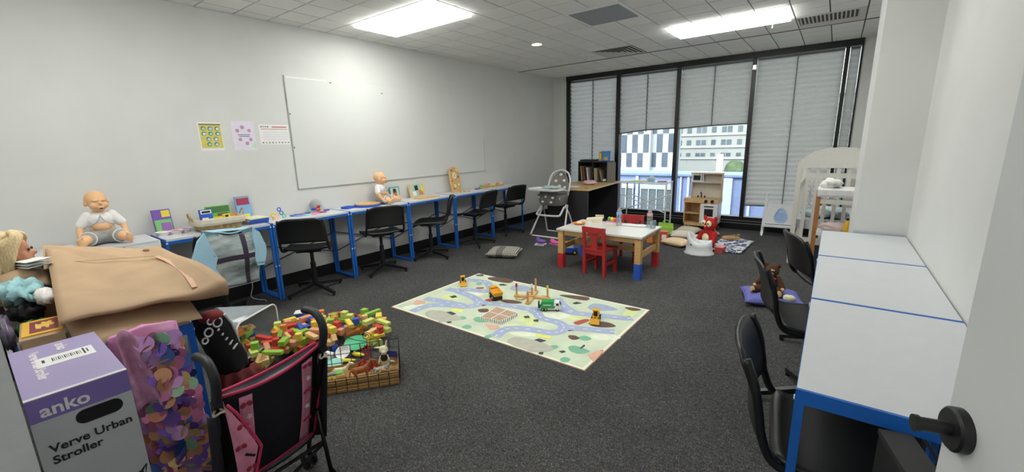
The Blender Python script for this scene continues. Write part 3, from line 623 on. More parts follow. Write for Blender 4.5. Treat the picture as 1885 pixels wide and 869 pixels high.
part('jar_wall', G().rings([[(r*math.cos(a), y, r*math.sin(a)) for a in [2*PI*k/28 for k in range(28)]] for r, y in ((.066,-.055),(.066,.045),(.05,.055),(.001,.056))], cap=False), m_clearp, t, smooth=True)
part('rim', G().tube([(.066*math.cos(a), -.055, .066*math.sin(a)) for a in [2*PI*k/28 for k in range(28)]], .0028, 6, closed=True), col('jar rim','#b8bcc0'), t)
for k, (x, y, z, r, cc) in enumerate(((-.02,-.03,-.03,.022,c_blue),(.02,-.035,-.035,.024,col('coral','#c9523c')),(.028,-.02,-.008,.02,c_red),(-.03,.01,-.035,.02,col('sea','#3c8c9c')),(.01,.01,-.035,.022,c_red))):
    part('toy_piece', G().ell((x,y,z), (r,r*.8,r*.75), n=10, m=7), cc, t, smooth='all')
# desk three: blue tray, round puzzle tray
t = thing('toy_tray', 'small oval royal blue plastic tray beside the round tray', 'tray', (.15, 2.60, TZ), .3)
part('dish', G().rings([ring(.05,.065,0), ring(.055,.07,.02), ring(.05,.065,.02), ring(.046,.06,.004)]), c_blue, t)
t = thing('sorting_tray', 'large royal blue round tray holding a wooden puzzle board', 'tray', (.20, 2.82, TZ), .2)
part('dish', G().lathe([(0,0),(.14,0),(.148,.026),(.142,.026),(.134,.005),(0,.005)], n=36), c_blue, t, smooth=True)
part('board', G().lathe([(0,.022),(.138,.024),(.138,.034),(.12,.034),(.118,.029),(0,.029)], n=36), m_woodx, t, smooth=True)
# desk four
upright('picture_book', 'teal picture book leaning on wall behind the smaller manikin', .15, .165, .008, 3.335, .055, .0, col('teal cover','#5f9490'), [(.1,.1,.9,.9,col('pale teal print','#9fc0b4')),(.3,.2,.7,.8,col('brick print','#b0604c')),(.35,.55,.6,.85,c_blk)])
t = upright('board_book', 'thick wooden framed board book with animal pictures leaning upright', .25, .185, .035, 3.66, .115, .12, col('birch','#cdb38a'), [(.06,.06,.94,.94,col('aqua print','#8fb6b0')),(.3,.5,.55,.85,c_blk),(.55,.15,.85,.5,c_org),(.1,.15,.35,.45,c_wht),(.75,.4,.95,.8,c_yel)], -.22)
one('wooden_board', G().box(-.075,-.165,0,.075,.165,.011), m_woodx, 'flat light wooden puzzle board lying before the board book', 'board', (.235, 3.68, TZ), (0,0,.03), bevel=.003)
# desk five: busy board clock
t = thing('busy_board', 'tall arched wooden busy board with clock dial leaning on wall', 'toy board', (.13, 4.36, TZ+.003)); t.rotation_euler = (-.16, 0, PI/2+.1)
arch = [(-.105,0),(.105,0),(.105,.25)]+[(.105*math.cos(a), .25+.105*math.sin(a)) for a in [PI*k/14 for k in range(1,14)]]+[(-.105,.25)]
part('board', G().prism(arch, 0, .022, 'xz'), m_woodx, t, bevel=.003)
part('clock_dial', G().cyl((-.01,-.003,.235),(-.01,0,.235),.052,.052,28), c_cream, t); part('dial_ring', G().tube([(-.01+.053*math.cos(a), -.002, .235+.053*math.sin(a)) for a in [2*PI*k/28 for k in range(28)]], .003, 6, closed=True), col('umber','#7d5a3a'), t)
part('clock_hand', G().bar((-.01,-.005,.235),(.012,-.005,.262),.004).bar((-.01,-.005,.235),(-.02,-.005,.215),.004), c_red, t)
part('sun_disc', G().cyl((.062,-.004,.315),(.062,0,.315),.03,.03,18), col('sun yellow','#d8b85a'), t)
for x, z, r, cc in ((-.06,.31,.014,col('umber')),(.07,.21,.012,col('umber')),(-.07,.16,.010,col('umber')),(-.03,.09,.02,c_cream),(.05,.1,.018,c_cream),(.02,.06,.012,c_yel),(-.06,.05,.012,col('umber'))): part('bead', G().cyl((x,-.008,z),(x,0,z),r,r,12), cc, t)
for k, (x, y, hh) in enumerate(((.19,4.36,.012),(.21,4.42,.016),(.23,4.50,.010),(.26,4.45,.012))): one('wooden_peg', G().cyl((-.022,0,hh/2),(.022,0,hh/2),hh/2,hh/2,10), m_wood, 'small loose wooden peg at the foot of the busy board', 'peg', (x, y, TZ), (0,0,R.uniform(0,3)), 'loose pegs by the busy board')
# desk six: wooden pieces
t = thing('toy_snake', 'small purple toy lying on the far desk', 'toy', (.15, 4.76, TZ)); part('body', G().tube([(.03*math.sin(k*.8), -.05+.012*k, .009) for k in range(9)], .009, 8), c_pur, t, smooth='all'); part('head', G().ell((0,.052,.011), (.013,.015,.010)), c_pur, t, smooth='all')
for k, (y, cc) in enumerate(((4.88, c_grn),(4.97, m_wood),(5.06, m_wood),(5.17, c_yel),(5.28, m_wood),(5.38, col('peach')))):
    t = thing('wooden_wagon', ['green wooden train wagon first in the line','plain wooden wagon behind the green wagon','plain wooden wagon in the line middle','yellow wooden train wagon on far desk','plain wooden wagon behind the yellow wagon','peach wooden wagon closing the line'][k], 'toy train', (.13+.01*(k % 2), y, TZ), PI/2+.1*(k % 3), 'wooden train on the last desk')
    part('chassis', G().box(-.035,-.018,.01,.035,.018,.022), m_wood, t, bevel=.002); part('load', G().box(-.028,-.016,.022,.015 if k % 2 else .028,.016,.046+.008*(k % 3)), cc, t, bevel=.004)
    for x in (-.02, .02): part('wheel', G().cyl((x,-.021,.009),(x,.021,.009),.009,.009,12), c_tan, t)
# painting smock over the second chair
t = thing('painting_smock', 'pale blue painting smock with checked apron front hung over chair', 'smock', (.735, 1.20, 0), PI/2)
# local x runs along the chair back (world y), -y faces the room
m_smk = mat('pale blue vinyl', '#8fb4c8', .35, noise=.06, scale=8)
def front(u, v):
    xl, xr = -.165+.07*v, .205-.03*v+.02*math.sin(PI*v); x = xl+(xr-xl)*u
    return (x, -.006-.035*math.sin(PI*min(1, v*1.3))-.010*math.sin(9*u+3*v), .795-.03*u-.035*math.exp(-((u-.5)/.2)**2)*(1-v)**2-.455*v+.03*u*v)
def checked():
    m = bpy.data.materials.new('checked print apron'); m.use_nodes = True; n, l = m.node_tree.nodes, m.node_tree.links; b = n['Principled BSDF']; b.inputs['Roughness'].default_value = .4
    tc = n.new('ShaderNodeTexCoord'); nz = n.new('ShaderNodeTexNoise'); nz.inputs['Scale'].default_value = 7; nz.inputs['Detail'].default_value = 5
    r = n.new('ShaderNodeValToRGB'); e = r.color_ramp.elements; e[0].position, e[0].color = .35, (.16,.20,.20,1); e[1].position, e[1].color = .68, (.62,.64,.60,1); e.new(.5).color = (.33,.39,.40,1)
    mp = n.new('ShaderNodeMapping'); mp.inputs['Scale'].default_value = (.6, 1, 2.2); l.new(tc.outputs['Object'], mp.inputs[0]); l.new(mp.outputs[0], nz.inputs['Vector']); l.new(nz.outputs['Fac'], r.inputs[0]); last = r.outputs[0]
    for ax, sc, wd in ((0, 2.6, .93), (0, 5.0, .975), (2, 2.2, .93)):
        sp = n.new('ShaderNodeSeparateXYZ'); l.new(tc.outputs['Object'], sp.inputs[0])
        a = n.new('ShaderNodeMath'); a.operation = 'MULTIPLY'; a.inputs[1].default_value = sc*PI*2; l.new(sp.outputs[ax], a.inputs[0])
        s = n.new('ShaderNodeMath'); s.operation = 'SINE'; l.new(a.outputs[0], s.inputs[0]); gt = n.new('ShaderNodeMath'); gt.operation = 'GREATER_THAN'; gt.inputs[1].default_value = wd+.03; l.new(s.outputs[0], gt.inputs[0])
        mx = n.new('ShaderNodeMix'); mx.data_type = 'RGBA'; l.new(gt.outputs[0], mx.inputs[0]); l.new(last, mx.inputs[6]); mx.inputs[7].default_value = (.045,.03,.06,1); last = mx.outputs[2]
    l.new(last, b.inputs['Base Color']); return m
part('apron_front', G().grid(front, 16, 20), checked(), t, smooth='all', solid=.003)
SL = [[(-.155,.80),(-.205,.745),(-.255,.625),(-.225,.52),(-.19,.415),(-.14,.385),(-.095,.395),(-.09,.44),(-.125,.52),(-.10,.60),(-.135,.70)], [(.175,.775),(.215,.745),(.25,.62),(.245,.57),(.215,.47),(.165,.475),(.155,.52),(.165,.62),(.16,.70)]]
for pl in SL:
    sv = part('sleeve', G().prism(pl, -.052, -.026, 'xz'), m_smk, t, bevel=.009)
    k = 4 if pl is SL[0] else 4; part('cuff_fold', G().bar((pl[k][0]+.01, -.056, pl[k][1]+.03), (pl[k+2][0]-.01 if pl is SL[0] else pl[k+1][0]-.005, -.056, pl[k+2][1]+.04 if pl is SL[0] else pl[k+1][1]+.035), .004, .012), m_smk, sv)
for q in (-1, 1): part('shoulder_panel', G().prism([(q*.08+.02,.775),(q*.165+.015,.80-.012*q),(q*.15+.015,.70),(q*.10+.015,.62)], -.022, -.012, 'xz'), mat('slate vinyl', '#5d7a86', .4, noise=.08), t, bevel=.003)
def over(u, v):   # the smock folds over the top of the chair back and hangs down behind it
    x = -.14+.31*u; a_ = PI*min(1, v*2); d_ = max(0, v-.5)*.26
    return (x, -.004+.045*(1-math.cos(a_))/1.0, .790-.02*u+.012*math.sin(a_)-d_)
part('back_fold', G().grid(over, 10, 12), m_smk, t, smooth='all', solid=.003)
part('neck_band', G().tube(catmull([(-.155,-.01,.803),(-.06,-.012,.785),(.02,-.014,.762),(.10,-.012,.768),(.195,-.01,.772)], 5), .005, 6), m_smk, t)
# ------------------------------------------------------------------ near left: the stroller carton
bx = thing('stroller_carton', 'tall lilac topped carton printed with stroller lettering by the door frame', 'box', (2.71, .099, 0))
m_lil = mat('lilac print card', '#a498c4', .45, noise=.03, scale=6, k=1); m_lild = mat('violet print card', '#6f5f9e', .45, noise=.03, scale=6); m_card = mat('white print card', '#c3c5cb', .45, noise=.02, scale=6, k=.95)
a, b, ht = .215, .095, .80
part('carton', G().box(-a, -b, 0, a, b, ht-.004), m_card, bx, bevel=.002)
part('top_flap', G().box(-a, -b, ht-.004, -.0+a, b, ht), m_lil, bx, bevel=.001)
part('flap_seam', G().box(a-.012, -b, ht, a+.001, b, ht+.0012), mat('clear tape', '#cfcbe0', .15), bx)
part('front_band', G().box(a, -b, ht-.062, a+.0008, b, ht-.003), m_lild, bx)
part('handle_hole', G().prism([(y, z) for y, z in rrect(.026, ht-.088, .092, .038, .0185, 5)], a+.0002, a+.0018, 'yz'), mat('hole dark', '#0d0c10', .8, k=1), bx)
m_ink = mat('dark ink', '#17181d', .5, k=1); m_inkw = mat('pale lilac ink', '#d3cce8', .5)
fm = lambda y, z: frameM((a+.0012, y, z), (0, 1, 0), (0, 0, 1))
text_part('brand_lettering', 'anko', .046, m_inkw, bx, fm(-.075, ht-.052), bold=.0010)
text_part('name_lettering', 'Verve Urban', .0305, m_ink, bx, fm(-.076, ht-.152), bold=.0006)
text_part('name_lettering', 'Stroller', .0305, m_ink, bx, fm(-.076, ht-.184), bold=.0006)
tm_ = lambda x, y: frameM((x, y, ht+.0008), (-1, 0, 0), (0, -1, 0)) if False else frameM((x, y, ht+.0008), (1, 0, 0), (0, 1, 0))
text_part('top_lettering', 'Verve Urban Stroller', .030, m_inkw, bx, frameM((-.16, -.058, ht+.0006), (1, 0, 0), (0, 1, 0)), bold=.0008)
text_part('top_lettering', 'anko', .034, m_inkw, bx, frameM((-.185, -.0, ht+.0006), (1, 0, 0), (0, 1, 0)), bold=.0008)
lb = part('address_label', G().box(-.085, -.052, ht+.0002, .0, .068, ht+.0008), c_wht, bx)
for k in range(15): part('barcode_bar', G().box(-.06, -.02+.0042*k, ht+.0009, -.03, -.02+.0042*k+(.0012 if k % 3 else .0024), ht+.0012), m_ink, lb)
for q in ((-.06,-.04,-.035,-.034),(-.075,.045,-.02,.049),(-.065,.053,-.03,.056)): part('barcode_text', G().box(q[0], q[1], ht+.0009, q[2], q[3], ht+.0012), m_ink, lb)
pts = [(-.028,.44),(-.02,.475),(.0,.492),(.022,.500),(.046,.497),(.060,.489),(.074,.491),(.088,.505),(.0905,.503),(.084,.478),(.080,.44)]
part('pram_picture', G().prism(pts, a+.0001, a+.0012, 'yz'), mat('pram print', '#2a2630', .5, k=1), bx)
part('pram_handle_picture', G().prism([(.079,.487),(.0855,.498),(.0815,.474)], a+.0013, a+.0016, 'yz'), m_card, bx)
# ------------------------------------------------------------------ near left: pile on the blue desk
def hermite_sheet(FL, FR, NR, NL, thick, mouth):
    FL, FR, NR, NL = map(Vector, (FL, FR, NR, NL)); n = 28; rr = []
    for i in range(19):
        u = i/18; A = NL.lerp(NR, u); B = FL.lerp(FR, u); Nn = Vector((.1, 0, 1)).normalized(); ring_ = []
        th = thick*(1+mouth*max(0, u-.45)**2*4)
        for k in range(n):
            t_ = 2*PI*k/n; s_ = .5-.5*math.cos(t_); h_ = math.copysign(abs(math.sin(t_))**.35, math.sin(t_))
            sag = -.012*math.sin(PI*s_)*math.sin(PI*u)+.006*math.sin(9*s_+5*u)+.004*math.sin(14*u)
            P_ = A.lerp(B, s_)+Nn*(th*h_+sag)
            if h_ < 0:
                sm = lambda a_, b_, x: (lambda q: q*q*(3-2*q))(min(1, max(0, (x-a_)/(b_-a_))))
                P_.z += (.741-P_.z)*sm(.20, .38, u)*(1-sm(.52, .72, u))*min(1, math.sin(PI*s_)*1.6)*(1-sm(2.30, 2.42, P_.x))*sm(1.70, 1.80, P_.x)
            ring_.append(P_)
        rr.append(ring_)
    return rr
bag = thing('paper_bag', 'large flattened brown paper carrier bag lying across the desk pile', 'paper bag', (0, 0, 0))
part('bag_body', G().rings(hermite_sheet((1.60,.20,.965), (1.80,.535,.900), (2.50,.60,.835), (2.40,.128,.825), .013, 2.4), cap=False), m_paper, bag, smooth='all', solid=.0015)
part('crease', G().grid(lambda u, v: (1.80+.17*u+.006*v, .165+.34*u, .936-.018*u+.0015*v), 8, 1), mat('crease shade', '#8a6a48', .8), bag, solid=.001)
part('flap', G().rings([[(1.585,.195,.985),(1.585,.195,.987),(1.80,.165,.915),(1.80,.165,.913)], [(1.80,.52,.925),(1.80,.52,.927),(1.985,.50,.893),(1.985,.50,.891)]]), m_paper, bag)
part('tape_strip', G().grid(lambda u, v: (1.98+.46*u, .500+.02*math.sin(3*u)-.008+.018*v, .920-.052*u-.012*u*u+.004*math.sin(PI*u)), 10, 2), mat('pink paper tape', '#c99f86', .4, k=1.1), bag, solid=.001)
part('handle_hole', G().ell((1.850, .512, .924), (.042, .020, .008), (0,.10,.45)), mat('hole brown', '#6d4425', .8), bag, smooth='all')
part('under_sheet', G().grid(lambda u, v: (2.29+.205*v+.01*u, .147+.346*u, .808-.030*v-.036*v*v+.012*math.sin(PI*u)), 14, 6), m_paper, bag, smooth='all', solid=.002)
pb = thing('paper_bag', 'open brown paper bag stuffed with dress-up clothes beside the doll', 'paper bag', (1.94, .105, TZ+.001))
def op(z, a_, b_, dx=0): return [(dx+a_*math.copysign(abs(math.cos(t_))**.5, math.cos(t_)), b_*math.copysign(abs(math.sin(t_))**.5, math.sin(t_))+.004*math.sin(7*t_), z+.010*math.sin(3*t_)) for t_ in [2*PI*k/32 for k in range(32)]]
part('bag_body', G().rings([op(.012,.105,.062), op(.06,.115,.070), op(.10,.122,.074,-.006)], cap=False), m_paper, pb, smooth='all', solid=.002)
part('bag_bottom', G().box(-.10,-.058,.0,.10,.058,.012), m_paper, pb)
part('folded_back', G().grid(lambda u, v: (-.05-.09*v, -.07+.135*u, .125+.055*math.sin(v*1.6)+.02*math.sin(PI*u)), 10, 8), m_paper, pb, smooth='all', solid=.002)
def crumple(nm_, label, c, r, m, cat, seed, amp=.3, n=26, mm=16, rot=(0,0,0)):
    rr = random.Random(seed); ph = [(rr.uniform(2, 6), rr.uniform(2, 6), rr.uniform(0, 6)) for _ in range(5)]
    g = G(); g.ell((0,0,0), (1,1,1), n=n, m=mm)
    for v in g.bm.verts:
        d = v.co.normalized(); k = 1+amp*sum(math.sin(p*d.x*2+q*d.y*2+o+d.z*p) for p, q, o in ph)/5*1.6
        v.co = Vector((d.x*r[0]*k, d.y*r[1]*k, d.z*r[2]*k))
    return one(nm_, g, m, label, cat, c, rot, smooth='all')
crumple('teal_cloth', 'crumpled teal blue sheer costume spilling from the open bag', (1.945, .088, .868), (.115, .058, .042), mat('teal tulle', '#86aeb4', .7, noise=.12, scale=10), 'costume', 3, .45)
crumple('white_plush', 'white fluffy plush lying on top of the costume bag', (2.055, .136, .856), (.085, .032, .028), col('white fluff', '#c8c5c2', .95, bump=.5, scale=90), 'plush toy', 5, .15)
crumple('black_cloth', 'crumpled black fabric in the open bag under the plush', (2.065, .080, .812), (.062, .042, .034), mat('black cotton', '#101013', .9, k=1), 'cloth', 8, .3)
crumple('green_cloth', 'bit of green fabric peeping out beside the flag card', (2.128, .078, .762), (.034, .040, .030), mat('green cotton', '#3c7a4c', .9), 'cloth', 12, .3)
crumple('clear_wrap', 'crumpled plastic bag of shiny trinkets against the back wall', (2.20, .016, .788), (.11, .017, .056), mat('shiny wrap', '#5a5266', .2, noise=.5, scale=25), 'plastic bag', 15, .25)
t = thing('paper_tray', 'white cardboard food trays stacked beside the doll face', 'tray', (1.80, .135, .930), .3)
for k in range(3): part('tray_sheet', G().rings([[(-.06+.01*k,-.03,.012*k),(.06,-.035,.012*k+.006),(.06,.035,.012*k+.010),(-.06,.03,.012*k)], [(-.07+.01*k,-.035,.012*k+.005),(.07,-.04,.012*k+.011),(.07,.04,.012*k+.015),(-.07,.035,.012*k+.005)]]), c_wht, t)
t = thing('flag_card', 'yellow card with maroon panel showing a golden lion emblem', 'flag card', (2.265, .097, .7962)); t.rotation_euler = (0, 0, -.08)
part('card', G().box(-.092,-.048,0,.092,.048,.004), col('flag yellow', '#d3a437', .45), t, bevel=.001)
part('maroon_panel', G().box(-.070,-.030,.0042,.070,.038,.0048), col('flag maroon', '#7a2f38', .45), t)
lion = [(-.01,-.022),(.022,-.020),(.030,-.008),(.012,-.006),(.018,.004),(.030,.006),(.030,.012),(.010,.014),(.012,.024),(-.004,.027),(-.018,.018),(-.03,.022),(-.036,.014),(-.026,.008),(-.036,-.002),(-.03,-.008),(-.018,-.004),(-.016,-.014),(-.03,-.020)]
part('lion_emblem', G().prism([(x*1.3, y*.95+.004) for x, y in lion], .0049, .0054), col('flag gold', '#d8b04c', .45), t)
cb_ = thing('cardboard_box', 'low brown cardboard box under the yellow flag card', 'box', (2.272, .096, TZ), -.08)
part('box_body', G().box(-.105,-.050,0,.112,.050,.060), m_paper, cb_, bevel=.002); part('lid', G().box(-.108,-.053,.060,.115,.053,.066), m_paper, cb_, bevel=.001)
# doll
dl = thing('doll', 'long haired blonde doll peering out from behind the paper bag', 'doll', (1.722, .092, .797), -.25)
g = G(); g.ell((0,0,.19), (.050,.052,.062), n=20, m=14).ell((-.0,.030,.165), (.036,.030,.036)).ell((0,.060,.175), (.008,.012,.010)).ell((0,.05,.150), (.014,.012,.007)).ell((0,.045,.135), (.014,.014,.012))
g.cap((0,-.005,.13), (0,-.01,.09), .022, .024).ell((0,-.01,.04), (.055,.035,.055))
for q in (-1, 1): g.cap((q*.055,-.01,.07), (q*.075,.02,.0), .018, .014); g.ell((q*.024,.040,.172), (.015,.014,.014))
part('body', g, col('tan vinyl skin', '#a8765a', .5), dl, voxel=.004)
part('dress', G().lathe([(.0,-.06),(.075,-.06),(.058,.0),(.045,.05),(.05,.085),(.0,.09)], n=20), col('doll dress', '#5a4a5e', .8), dl, smooth=True)
for q in (-1, 1): part('eye', G().ell((q*.021,.0535,.190), (.009,.004,.006)), col('doll eye', '#2c2018', .2, k=1), dl, smooth='all')
part('lips', G().ell((0,.0615,.149), (.010,.004,.004)), col('doll lips', '#8c4440'), dl, smooth='all')
m_hair = mat('blonde hair', '#bfa983', .6, noise=.3, scale=60, stretch=(6,6,.6), bump=.5)
gh = G(); gh.ell((0,-.012,.206), (.060,.056,.056), n=20, m=14)
rh = random.Random(4)
for k in range(46):
    a_ = -PI*.12-PI*.76*k/45 if k < 40 else rh.uniform(-PI, 0); x, y = .056*math.cos(a_), .052*math.sin(a_)-.012
    gh.tube(catmull([(x*.5, y*.4+.01, .258), (x, y, .215), (x*1.12+rh.uniform(-.006,.006), y*1.12, .15), (x*1.15+rh.uniform(-.012,.012), y*1.2, .08), (x*1.1+rh.uniform(-.016,.016), y*1.2, -.01)], 3), [.011]*8+[.009]*4+[.004], 6)
for q in (-1, 1):
    for k in range(5): gh.tube(catmull([(q*.002*k, .012, .262), (q*.02*(1+k*.2), .040-.004*k, .245), (q*.052, .024-.006*k, .20), (q*.062, .004-.006*k, .12), (q*.06, -.01, .03)], 3), [.010]*8+[.008]*4+[.004], 6)
part('hair', gh, m_hair, dl, smooth='all')
dl.scale = (1.07,)*3
# sequin bag hanging at the desk end
sq = thing('sequin_bag', 'pink party bag covered in large shiny paillette sequins', 'bag', (2.585, .315, .10))
def sqp(u, v): return (.02-.05*math.sin(PI*u)*.5+.055*math.sin(PI*u), -.085+.17*u+.03*(1-v)-.02*v, .72*v*(1-.06*abs(u-.5)))
part('bag_body', G().grid(lambda u, v: Vector(sqp(u, v))+Vector((.0,0,0)), 12, 14), mat('pink satin', '#cf86b3', .35, noise=.15, scale=9), sq, smooth='all', solid=.03)
part('pink_wrap', G().grid(lambda u, v: (.075+.012*math.sin(8*u+3*v), -.105+.065*u+.01*v+.02*(1-v), .44+.27*v+.02*math.sin(5*u)), 10, 10), mat('pink tissue', '#c98cab', .3, noise=.35, scale=22), sq, smooth='all', solid=.002)
part('cartoon_patch', G().ell((.088,-.035,.63), (.004,.016,.026)), col('lilac patch', '#9a7aa8'), sq, smooth='all')
smats = [mat('sequin '+n, h, .16, .45, noise=.1, scale=15, k=1.3) for n, h in (('peach','#d79a76'),('rose','#cf7ea6'),('violet','#7a5ab0'),('navy','#37508c'),('lilac','#b98cc4'),('gold','#c0a16a'),('mint','#8fb89a'),('salmon','#dd8a70'))]
gq = G(); gq.rings([[(.0, .026*math.cos(2*PI*k/16), .026*math.sin(2*PI*k/16)) for k in range(16)], [(.0009, .026*math.cos(2*PI*k/16), .026*math.sin(2*PI*k/16)) for k in range(16)]]); bmesh.ops.recalc_face_normals(gq.bm, faces=gq.bm.faces)
sqm = []
for m in smats: me = bpy.data.meshes.new('sequin'); gq.bm.to_mesh(me); me.materials.append(m); sqm.append(me)
rs = random.Random(21)
for r_ in range(21):
    for c_ in range(8):
        u = (c_+.5+.5*(r_ % 2)+rs.uniform(-.3,.3))/8.5; v = (r_+.5)/22
        if v > .62 and u < .38: continue
        wts = [3,4,3,2,3,1,1,2] if v > .5 else [2,2,4,4,2,2,1,2]
        o = bpy.data.objects.new('sequin', rs.choices(sqm, wts)[0]); C.objects.link(o); o.parent = sq
        p = sqp(u, v); o.location = (p[0]+.024+rs.uniform(0,.014), p[1], p[2]); o.rotation_euler = (rs.uniform(-3,3), rs.uniform(-.55,.45), rs.uniform(-.6,.7))
# storage tub under the desk, skeleton costume
tb = thing('storage_tub', 'navy storage tub with pale grey lid under the buried desk', 'storage tub', (2.14, .27, 0))
part('tub_body', G().rings([[(x*.21/.2, y*.15/.2, z) for x, y in rrect(0, 0, .38*s, .38*s, .05)] for s, z in ((.9,0),(1.0,.36))]), mat('navy plastic', '#20203c', .4), tb, smooth=True)
part('lid', G().rings([[(x*1.05*s, y*.76*s, z) for x, y in rrect(0, 0, .42, .42, .07)] for s, z in ((1,.362),(1.0,.385),(.93,.392),(.92,.386))]), mat('pale grey plastic', '#a5a7a8', .4), tb, smooth=True)
dc = thing('skeleton_costume', 'black child costume with white rib bones and red tulle skirt', 'costume', (2.26, .605, 0), -PI/2+.25)
rr = []
for z, a_, b_, dx in ((.40,.075,.045,-.045),(.46,.085,.050,-.035),(.54,.085,.052,-.01),(.62,.09,.055,.015),(.69,.085,.052,.03),(.735,.06,.04,.04)):
    rr.append([(dx+a_*math.cos(t_)*(1+.08*math.sin(3*t_+z*30)), b_*math.sin(t_)*(1+.1*math.sin(4*t_+z*20)), z) for t_ in [2*PI*k/24 for k in range(24)]])
part('bodice', G().rings(rr), mat('black jersey', '#0e0e10', .85, k=1), dc, smooth=True)
for k in range(5): z = .535+.030*k; part('rib_print', G().tube(catmull([(-.075+.018*k, .020, z-.004), (-.052+.018*k, .044, z+.006), (-.022+.014*k, .0575, z-.006)], 4), .0055, 6, flat=.8), c_wht, dc)
part('spine_print', G().tube([(-.092,.008,.50),(-.070,.034,.58),(-.045,.046,.66),(-.015,.05,.715)], .007, 6), c_wht, dc)
for x, z, r_ in ((.075,.655,.020),(.03,.69,.022),(.06,.705,.015),(.095,.62,.014)): part('rosette_print', G().tube([(x+r_*math.cos(t_), .056-.25*max(0, x-.04), z+r_*math.sin(t_)) for t_ in [2*PI*k/12 for k in range(12)]], .0045, 6, closed=True), c_wht, dc)
part('red_yoke', G().ell((.035,.018,.715), (.062,.044,.030)), mat('dark red cotton', '#6b1c20', .8), dc, smooth='all')
rr = []
for z, a_ in ((.41,.085),(.36,.115),(.29,.135),(.20,.145)):
    rr.append([(-.05+a_*math.cos(t_)*(1+.10*math.sin(9*t_+z*9)), .01+a_*.75*math.sin(t_)*(1+.10*math.sin(9*t_+z*9)), z) for t_ in [2*PI*k/54 for k in range(54)]])
part('tulle_skirt', G().rings(rr, cap=False), mat('dark red tulle', '#5c1a18', .8, noise=.2, scale=20), dc, smooth='all', solid=.002)
dc.scale = (.86, .9, .93)
part('lining', G().lathe([(.0,.0),(.07,.0),(.06,.2),(.05,.42),(0,.42)], (-.045,.0,0), 16), mat('black jersey'), dc)
# ------------------------------------------------------------------ clear tub and spilled wooden blocks
ct = thing('clear_tub', 'clear plastic tub tipped on its side spilling wooden blocks', 'storage tub', (1.11, 1.00, .135), .55)
def rc(x, s): return [(x, y*s, z*s) for y, z in rrect(0, 0, .40, .265, .05, 4)]
part('tub_wall', G().rings([rc(.22,1), rc(-.20,.86), rc(-.205,.5), rc(-.205,.02)], cap=False), clear('tub plastic', '#eef2f5', .06, .12, .42, '#c9cfd6'), ct, smooth=True, solid=.002)
part('rim', G().tube([(.222, y*1.01, z*1.01) for y, z in rrect(0, 0, .40, .265, .05, 4)], .006, 8, closed=True), mat('milky rim', '#c9cdd0', .4), ct, smooth='all')
bc = [('red','#b23a30',6),('yellow','#dcb948',6),('natural wood','#cba876',9),('orange','#c97a3c',5),('green','#7fa83e',5),('blue','#2c4fae',3),('peach','#c98b6c',5),('pale lime','#b9c46a',4)]
bmats = [mat('block '+n, h, .5, noise=.06) for n, h, _ in bc]
def block_mesh(kind, m):
    g = G()
    if kind == 'cube': g.box(-.019,-.019,-.019,.019,.019,.019)
    elif kind == 'brick': g.box(-.036,-.018,-.014,.036,.018,.014)
    elif kind == 'plank': g.box(-.055,-.015,-.010,.055,.015,.010)
    elif kind == 'cylinder': g.cyl((0,0,-.02),(0,0,.02),.019,.019,16)
    else: g.prism([(-.026,-.016),(.026,-.016),(0,.018)], -.014, .014, 'xz')
    bmesh.ops.bevel(g.bm, geom=list(g.bm.edges), offset=.002, segments=1, affect='EDGES') if kind != 'cylinder' else None
    bmesh.ops.recalc_face_normals(g.bm, faces=g.bm.faces); me = bpy.data.meshes.new('toy_block'); g.bm.to_mesh(me); g.bm.free(); me.materials.append(m); return me
kinds = ['cube','brick','plank','cylinder','wedge']; bme = {(k, i): block_mesh(k, bmats[i]) for k in kinds for i in range(len(bc))}
hgt = {'cube':.019,'brick':.014,'plank':.010,'cylinder':.020,'wedge':.016}; rb = random.Random(5); placed = []
foot = {'cube':(.019,.019),'brick':(.036,.018),'plank':(.055,.015),'cylinder':(.019,.019),'wedge':(.026,.014)}
hmap = {}; CELL = .007
def drop(x, y, z0, lab, grp):
    """let a block settle flat on whatever already lies under its footprint"""
    i = rb.choices(range(len(bc)), [q[2] for q in bc])[0]; k = rb.choices(kinds, [4,5,4,2,2])[0]; sc_ = 1.18
    a_ = rb.uniform(0, PI); c_, s_ = math.cos(a_), math.sin(a_); fx, fy = foot[k][0]*sc_+.0035, foot[k][1]*sc_+.0035; R_ = math.hypot(fx, fy); cells_ = []
    for ix in range(int((x-R_)/CELL)-1, int((x+R_)/CELL)+2):
        for iy in range(int((y-R_)/CELL)-1, int((y+R_)/CELL)+2):
            dx, dy = ix*CELL-x, iy*CELL-y
            if abs(dx*c_+dy*s_) <= fx and abs(-dx*s_+dy*c_) <= fy: cells_.append((ix, iy))
    base = max([hmap.get(q, z0) for q in cells_]+[z0])
    if base-z0 > .13: return False
    o = bpy.data.objects.new('toy_block', bme[(k, i)]); C.objects.link(o); o.scale = (sc_,)*3
    o.location = (x, y, base+hgt[k]*sc_+.0006); o.rotation_euler = (0, 0, a_)
    for q in cells_: hmap[q] = base+2*hgt[k]*sc_+.0012
    tag(o, f'{bc[i][0]} wooden {k} {lab}', 'block', grp); return True
TB = (1.11, 1.00)
n_ = 0
